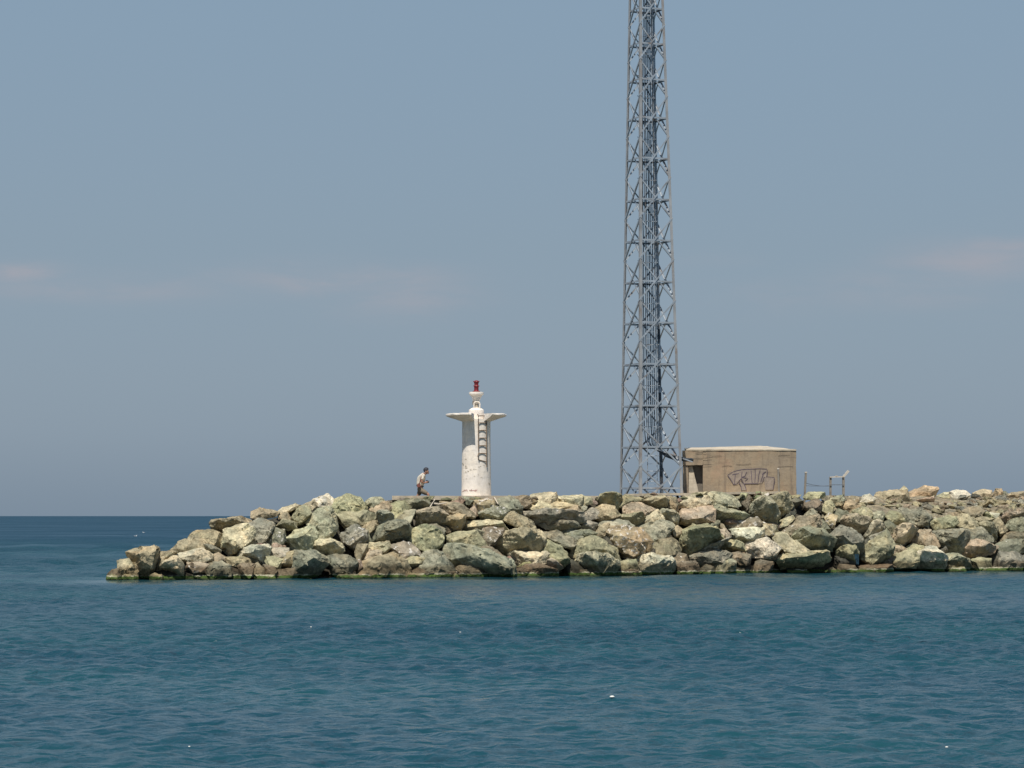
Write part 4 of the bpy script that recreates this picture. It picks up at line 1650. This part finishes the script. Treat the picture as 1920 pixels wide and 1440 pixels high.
    fills = [[(560, 385), (640, 335), (700, 325), (700, 400), (640, 470), (610, 470)], [(700, 325), (830, 320), (830, 465), (720, 465), (690, 400)], [(830, 320), (945, 320), (945, 390), (900, 460), (830, 465)],
             [(915, 400), (1020, 405), (1010, 525), (935, 525), (925, 460)], [(680, 440), (720, 470), (745, 530), (695, 530)]]
    for f in fills:
        pts = z5(f)
        vs = [bm.verts.new(on_wall(*p_, .022)) for p_ in pts]
        bm.faces.new(vs)
    link('graffiti_fill', bm, M_TAGFILL, root)
    bm = bmesh.new()
    lines = [[(555, 380), (590, 355), (640, 335), (700, 322), (780, 318), (870, 312), (950, 318), (955, 345), (945, 390)],
             [(945, 395), (985, 398), (1020, 402), (1026, 430), (1018, 470), (1008, 525)],
             [(555, 380), (575, 405), (600, 440), (615, 472), (660, 465)],
             [(600, 375), (640, 365), (668, 362)], [(632, 370), (628, 420), (625, 465)],
             [(668, 465), (672, 430), (690, 425), (720, 470), (735, 500), (742, 530)],
             [(700, 340), (695, 400), (690, 425)], [(745, 345), (730, 385), (695, 400)], [(700, 400), (735, 405), (760, 410), (728, 440)],
             [(720, 465), (780, 462), (860, 462)], [(832, 322), (832, 390), (828, 450)], [(790, 330), (795, 400), (800, 455)],
             [(880, 330), (868, 370), (860, 450)], [(918, 350), (900, 400), (885, 450)], [(900, 370), (925, 350), (940, 345)],
             [(905, 450), (915, 405), (930, 400)], [(695, 530), (690, 490), (672, 455)]]
    for ln in lines:
        stroke(bm, z5(ln), 1.25, on_wall, .030)
    link('graffiti_lines', bm, M_TAG, root)
    # cracks along the pour joints
    bm = bmesh.new()
    for ln in ([(195, 212), (260, 210), (330, 208), (400, 202)], [(400, 190), (450, 188), (495, 186)], [(300, 276), (350, 274), (395, 270)], [(235, 158), (300, 152), (340, 154)],
               [(1060, 182), (1110, 180), (1180, 178)], [(500, 290), (560, 285), (600, 290)], [(640, 270), (720, 275), (790, 265)], [(1060, 295), (1130, 290), (1210, 292)]):
        pts = z5(ln)
        far = pts[0][0] > 1318
        stroke(bm, pts, .85 if not far else .6, (on_wall if far else (lambda a_, b_, c_: q(a_, b_, -.03 - c_))), .018)
    link('crack', bm, M_CRACK, root)


build_hut()


# ------------------------------------------------------------------ fence remains
def build_fence():
    def post(px, py0, py1, Yb, w_, name, label, white=2.5, arm=None, lean=0.0):
        p0, p1 = P(px, py0, Yb), P(px + lean, py1, Yb)
        k = Yb / F
        root = empty(name, (p0.x, Yb, p0.z))
        tag(root, label, 'fence post', 'concrete posts of the broken fence')
        b = p1 - p0
        bm = bmesh.new()
        bar(bm, Vector((0, 0, -.25)), b, w_ * k)
        rough(bm, .008, 5, px)
        link('shaft', bm, M_POST, root)
        if arm:
            bm = bmesh.new()
            e = P(arm[0], arm[1], Yb) - p0
            bar(bm, b + Vector((0, -.004, -.02)), e, w_ * k * 1.05, w_ * k * .95)
            link('arm', bm, M_POSTTOP, root)
        elif white:
            bm = bmesh.new()
            box(bm, b + Vector((-w_ * k * .62, -w_ * k * .62, -white * k * .5)), b + Vector((w_ * k * .62, w_ * k * .62, white * k * .6)), .008)
            link('cap', bm, M_POSTTOP, root)
        return p1
    Y1, Y2 = Yw(1510) + 4.9, Yw(1570) + 4.6
    Y0 = Yw(1460) + 4.4
    post(1461, 934, 879, Y0, 3.4, 'fence_post', 'thin grey post with white top in front of the hut graffiti', lean=-2)
    post(1508, 934, 886, Y1, 3.7, 'fence_post', 'grey concrete post with white top beside the hut wall', lean=3)
    post(1557, 934, 894, Y2, 4.0, 'fence_post', 'short straight post of the gate gap, under the wooden bar', white=0)
    post(1581.5, 940, 893, Y2, 4.3, 'fence_post', 'tall gate post with pale arm bent away from the hut', arm=(1591, 882.5))
    # bar across the top of the two gate posts, second lower rail
    for (py, w_, nm, lab, m, cat) in ((894.5, 1.8, 'gate_bar', 'pale wooden bar across the top of the two gate posts', M_WOOD, 'bar'), (909, 1.2, 'gate_rail', 'thin dark rail low between the two gate posts', M_WIRE, 'rail')):
        bm = bmesh.new()
        a, b = P(1556, py, Y2 - .09), P(1582, py - (.5 if py < 900 else 0), Y2 - .09)
        bar(bm, a, b, w_ * Y2 / F)
        if py < 900:
            box(bm, P(1566, py - 2.5, Y2 - .12), P(1571, py - 1.0, Y2 - .02), .01)
        tag(link(nm, bm, m, loc=a), lab, cat)
    # wires
    for (xa, ya, Ya, xb, yb, Yb, sag, lab) in ((1509, 905, Y1, 1557, 911, Y2, 2.5, 'upper sagging wire from the hut-side post to the gate post'),
                                              (1509, 910.5, Y1, 1557, 910.5, Y2, .8, 'lower taut wire from the hut-side post to the gate post')):
        bm = bmesh.new()
        pts = []
        for j in range(13):
            t = j / 12
            pts.append(P(xa + (xb - xa) * t, ya + (yb - ya) * t + sag * 4 * t * (1 - t), Ya + (Yb - Ya) * t))
        tube(bm, pts, .011, 6)
        tag(link('fence_wire', bm, M_WIRE, loc=pts[0], smooth=60), lab, 'wire', 'wires of the broken fence')


build_fence()


# ------------------------------------------------------------------ driftwood, scraps
def build_scraps():
    def stick(pts, r, label, name='driftwood', m=M_WOOD, cat='driftwood', off=-.5):
        bm = bmesh.new()
        W = []
        for (px, py) in pts:
            W.append(P(px, py, depth(px, py) + off))
        n = len(W)
        tube(bm, W, [r * (1.0 - .45 * i / max(1, n - 1)) for i in range(n)], 7)
        rough(bm, .012, 6, pts[0][0])
        tag(link(name, bm, m, loc=W[0], smooth=60), label, cat, 'bleached driftwood on the boulders' if cat == 'driftwood' else None)
    stick([(806, 951), (809, 946), (813, 940), (815, 937)], .026, 'forked bleached stick standing among boulders below the walking person')
    stick([(814, 944), (822, 945.5), (830, 944), (837, 942.5)], .032, 'bleached branch lying flat beside the forked stick, toward the lighthouse')
    stick([(898, 938), (903, 941), (909, 938), (914, 934)], .028, 'short pale stick just under the lighthouse foot')
    stick([(927, 933), (931, 940), (934, 945)], .028, 'pale splinter of wood hanging down shoreward of the lighthouse foot')

    def chunk(pts, label, off, cc='w'):
        Y0 = depth(sum(p[0] for p in pts) / len(pts), max(p[1] for p in pts)) + off
        bm, c = rock_mesh(pts, Y0, 'u', int(pts[0][0]), edge=.05)
        o = link('broken_plaster', bm, M_POSTTOP, loc=c, smooth=35)
        tag(o, label, 'rubble piece', 'white broken plaster under the hut')
    chunk([(1431, 931), (1434, 926), (1440, 924), (1442, 929), (1438, 935), (1433, 935)], 'white lump of plaster nearest the hut graffiti', -.45)
    chunk([(1446, 930), (1450, 928), (1460, 934), (1466, 938), (1462, 941), (1455, 939), (1449, 935)], 'long white slab of plaster slanting down below the hut corner', -.5)
    # blue cloth caught between two stones
    bm = bmesh.new()
    x0, x1, yt, yb = 1602.5, 1610, 1039, 1058
    Yc_ = depth(1606, 1055) - .55
    rows = []
    for j in range(9):
        row = []
        for i in range(7):
            t, s = j / 8, i / 6
            px = x0 + (x1 - x0) * s * (1 - .45 * t) + 3.0 * t
            py = yt + (yb - yt) * t
            v = P(px, py, Yc_)
            v.y += .07 * math.sin(s * 9 + t * 3) - .05 * t
            row.append(bm.verts.new(v))
        rows.append(row)
    for a, b in zip(rows, rows[1:]):
        for i in range(6):
            bm.faces.new((a[i], a[i + 1], b[i + 1], b[i]))
    bmesh.ops.solidify(bm, geom=bm.faces[:], thickness=.012)
    tag(link('cloth', bm, M_BLUE, loc=P(1606, 1037, Yc_), smooth=60), 'blue rag caught between boulders low on the slope', 'cloth')


build_scraps()


# ------------------------------------------------------------------ gulls and flecks on the sea
def build_floaters():
    def sea_point(px, py):
        y = (720 - py) / F
        kk = -CAMH / (math.sin(PITCH) + y * math.cos(PITCH))
        return Vector(((px - 960) / F * kk, kk * (math.cos(PITCH) - y * math.sin(PITCH)), 0))

    def gull(px, py, rz, label):
        p = sea_point(px, py)
        root = empty('seagull', (p.x, p.y, -.02), rz)
        root.scale = (.62, .62, .62)
        tag(root, label, 'bird', 'white gulls resting on the far water')
        bm = bmesh.new()
        tube(bm, [(-.30, 0, .13), (-.2, 0, .11), (-.05, 0, .08), (.1, 0, .09), (.17, 0, .14), (.2, 0, .22), (.24, 0, .26), (.28, 0, .255), (.33, 0, .245)], [.012, .06, .1, .095, .06, .042, .05, .03, .008], 12)
        link('body', bm, M_GULL, root, smooth=80)
        for s in (-1, 1):
            bm = bmesh.new()
            tube(bm, [(.1, s * .085, .13), (-.05, s * .10, .14), (-.2, s * .07, .15), (-.36, s * .02, .16)], [.02, .055, .045, .006], 8)
            link('wing', bm, M_GULLWING, root, smooth=80)
    gull(254, 1006, .3, 'white gull on the open water, nearer of the two left of the breakwater')
    gull(269.5, 999.5, 2.6, 'white gull on the open water, farther of the two left of the breakwater')
    rr = random.Random(4)
    for (px, py, s, lab) in ((583, 1180, .011, 'white fleck afloat below the seaward boulders, farthest of the five flecks'), (863, 1190, .011, 'white fleck afloat straight below the lighthouse'),
                             (1148, 1313.5, .020, 'white fleck afloat straight below the lattice mast'), (1775, 1410, .012, 'white fleck afloat nearest the shoreward lower corner'), (355, 1409, .007, 'white fleck afloat nearest the seaward lower corner')):
        p = sea_point(px, py)
        bm = bmesh.new()
        bmesh.ops.create_icosphere(bm, subdivisions=2, radius=1)
        for v in bm.verts:
            v.co = Vector((v.co.x * 1.6, v.co.y, v.co.z * .8)) * s
        rough(bm, s * .5, 14, rr.random() * 9)
        o = link('floating_scrap', bm, M_LITTER, smooth=40)
        o.location = (p.x, p.y, .05)
        tag(o, lab, 'litter', 'white flecks afloat on the sea')


build_floaters()


# ------------------------------------------------------------------ the walking person
def skin_mesh(verts, edges, radii, name, m, parent, sub=2, root=0):
    me = bpy.data.meshes.new(name)
    me.from_pydata([tuple(v) for v in verts], edges, [])
    o = bpy.data.objects.new(name, me)
    COL.objects.link(o)
    md = o.modifiers.new('s', 'SKIN')
    md.use_smooth_shade = True
    for i, r in enumerate(radii):
        sv = me.skin_vertices[0].data[i]
        sv.radius = r if isinstance(r, tuple) else (r, r)
        sv.use_root = i == root
    s = o.modifiers.new('u', 'SUBSURF')
    s.levels = s.render_levels = sub
    dg = bpy.context.evaluated_depsgraph_get()
    me2 = bpy.data.meshes.new_from_object(o.evaluated_get(dg))
    me2.name = name
    bpy.data.objects.remove(o)
    bpy.data.meshes.remove(me)
    me2.materials.clear()
    me2.materials.append(m)
    me2.shade_smooth()
    o = bpy.data.objects.new(name, me2)
    COL.objects.link(o)
    o.parent = parent
    return o


def build_person():
    Yp = Yw(790) + 6.2
    k = Yp / F / math.cos(PITCH)
    o0 = P(790, 967, Yp)
    root = empty('person', (o0.x, Yp, LEVEL))
    tag(root, 'person in cream shirt and khaki shorts walking bent forward with a shoulder strap', 'person')

    def q(px, py, d=0.0):
        v = P(px, py, Yp)
        return Vector((v.x - o0.x, d, v.z - LEVEL))
    foot_py = 967 - (LEVEL - CAMH) * F / Yp
    # body: one continuous skinned figure facing to the right, stooping
    V, E, Rd = [], [], []

    def add(p, r, par=None):
        V.append(p)
        Rd.append(r)
        if par is not None:
            E.append((par, len(V) - 1))
        return len(V) - 1
    pel = add(q(787.5, 917), (.12, .15))
    wai = add(q(788, 909), (.11, .135), pel)
    che = add(q(790.4, 897.5), (.125, .16), wai)
    upc = add(q(793.6, 890.5), (.10, .15), che)
    nek = add(q(796.4, 888.3), .058, upc)
    hd0 = add(q(798.0, 887.4), .06, nek)
    hd1 = add(q(799.8, 885.4), (.095, .078), hd0)
    hd2 = add(q(799.9, 881.3), (.10, .08), hd1)
    hd3 = add(q(799.2, 878.8), (.07, .06), hd2)
    nose = add(q(804.6, 887.6), .014, hd1)
    for s in (-1, 1):
        # legs: near leg (s=-1) strides forward
        hip = add(q(788, 919, s * .10), .10, pel)
        if s < 0:
            kn = add(q(803.5, 927, -.12), .068, hip)
            cf = add(q(803.0, 933, -.12), .060, kn)
            an = add(q(801.5, foot_py - 4, -.12), .040, cf)
            he = add(q(800.6, foot_py - 1.4, -.12), .038, an)
            add(q(810, foot_py - 1.0, -.13), .03, he)
        else:
            kn = add(q(784.0, 929.5, .11), .068, hip)
            cf = add(q(780.0, 932.5, .11), .058, kn)
            an = add(q(772.5, foot_py - 5, .11), .040, cf)
            he = add(q(771, foot_py - 2.4, .11), .038, an)
            add(q(779.5, foot_py - 1.0, .12), .03, he)
        # arms: both forearms raised to the camera held at the belly
        sh = add(q(793.2, 892.0, s * .19), .062, upc)
        el = add(q(790.8, 904.5, s * .24), .046, sh)
        wr = add(q(797.0, 905.2, s * .12), .030, el)
        pa = add(q(799.0, 904.6, s * .095), .034, wr)
        for f in range(4):
            a = add(q(800.6 + .25 * f, 905.8 - 1.05 * f, s * .09), .009, pa)
            b = add(q(802.2 + .2 * f, 905.6 - 1.0 * f, s * .065), .009, a)
            add(q(802.4 + .1 * f, 905.2 - .9 * f, s * .03), .008, b)
        a = add(q(799.4, 902.6, s * .07), .010, pa)
        add(q(800.6, 901.4, s * .04), .009, a)
    body = skin_mesh(V, E, Rd, 'body', M_SKIN, root)
    # head detail: ear and eye sockets
    for s in (-1, 1):
        bm = bmesh.new()
        bmesh.ops.create_icosphere(bm, subdivisions=2, radius=.032, matrix=Matrix.Translation(q(798.6, 884, s * .085)) @ Matrix.Diagonal((.7, .35, 1.1, 1)))
        link('ear', bm, M_SKIN, root, smooth=180)
        bm = bmesh.new()
        bmesh.ops.create_icosphere(bm, subdivisions=2, radius=.014, matrix=Matrix.Translation(q(803.9, 884.6, s * .032)))
        link('eye', bm, M_BLACK, root, smooth=180)
    bm = bmesh.new()
    tube(bm, [q(803.0, 889.6, -.025), q(803.3, 889.5, 0), q(803.0, 889.6, .025)], .007, 6)
    link('mouth', bm, M_STRAP, root, smooth=60)
    # hair: cap of short dark hair
    bm = bmesh.new()
    bmesh.ops.create_uvsphere(bm, u_segments=20, v_segments=14, radius=1, matrix=Matrix.Translation(q(798.9, 881.2)) @ Matrix.Rotation(R(28), 4, 'Y') @ Matrix.Diagonal((.115, .098, .112, 1)))
    cut = q(798.9, 881.2)
    nrm = Vector((.55, 0, -.83)).normalized()
    bmesh.ops.bisect_plane(bm, geom=bm.verts[:] + bm.edges[:] + bm.faces[:], plane_co=cut + nrm * .035, plane_no=nrm, clear_outer=True)
    bmesh.ops.holes_fill(bm, edges=[e for e in bm.edges if e.is_boundary])
    rough(bm, .006, 25, 2)
    link('hair', bm, M_HAIR, root, smooth=60)
    # shirt with short sleeves
    V, E, Rd = [], [], []
    a0 = add(q(787.6, 913.5), (.135, .165))
    a1 = add(q(788, 907), (.15, .17), a0)
    a2 = add(q(789.6, 897.5), (.172, .20), a1)
    a3 = add(q(792.8, 890.8), (.150, .19), a2)
    add(q(795.4, 888.6), (.085, .085), a3)
    for s in (-1, 1):
        b = add(q(793.2, 892.0, s * .195), .086, a3)
        add(q(791.2, 900.5, s * .235), .074, b)
    skin_mesh(V, E, Rd, 'shirt', M_SHIRT, root)
    # shorts
    V, E, Rd = [], [], []
    a0 = add(q(787.4, 918), (.14, .165))
    add(q(787.8, 911.5), (.128, .155), a0)
    for s, tx, ty in ((-1, 802.6, 926.4), (1, 784.4, 928.6)):
        h = add(q(788.2, 919.5, s * .10), .118, a0)
        m_ = add(q((788 + tx) / 2, (919 + ty) / 2, s * .11), .105, h)
        add(q(tx, ty, s * .12), .095, m_)
    skin_mesh(V, E, Rd, 'shorts', M_SHORTS, root)
    # belt, strap, bag and the camera in the hands
    bm = bmesh.new()
    pts = [q(787.6 + 3.4 * math.cos(a) * 2.05, 911.6 + .8 * math.cos(a), .178 * math.sin(a)) for a in [2 * math.pi * j / 24 for j in range(25)]]
    tube(bm, pts, .016, 6)
    link('belt', bm, M_BLACK, root, smooth=60)
    bm = bmesh.new()
    tube(bm, [q(795.8, 888.0, -.11), q(792.8, 889.5, -.225), q(789.8, 896.5, -.27), q(787.4, 906, -.265), q(785.6, 911, -.235), q(784.6, 914, -.2)], .022, 8)
    link('strap', bm, M_STRAP, root, smooth=60)
    bm = bmesh.new()
    box(bm, q(782.4, 914.6, -.30), q(788.8, 906.6, -.20), .03)
    link('bag', bm, M_STRAP, root, smooth=40)
    bm = bmesh.new()
    box(bm, q(798.6, 906.0, -.075), q(802.0, 900.2, .075), .012)
    tube(bm, [q(801.8, 903.0), q(804.6, 903.4)], .042, 12)
    link('camera', bm, M_BLACK, root, smooth=40)
    for s, x0 in ((-1, 800.4), (1, 770.4)):
        bm = bmesh.new()
        tube(bm, [q(x0 - .8, foot_py - 1.9, s * .12), q(x0 + 3, foot_py - 2.2, s * .12), q(x0 + 7, foot_py - 1.4, s * .125), q(x0 + 10.4, foot_py - 1.0, s * .13)], [.045, .052, .05, .03], 10)
        link('shoe', bm, M_SHOE, root, smooth=60)


build_person()
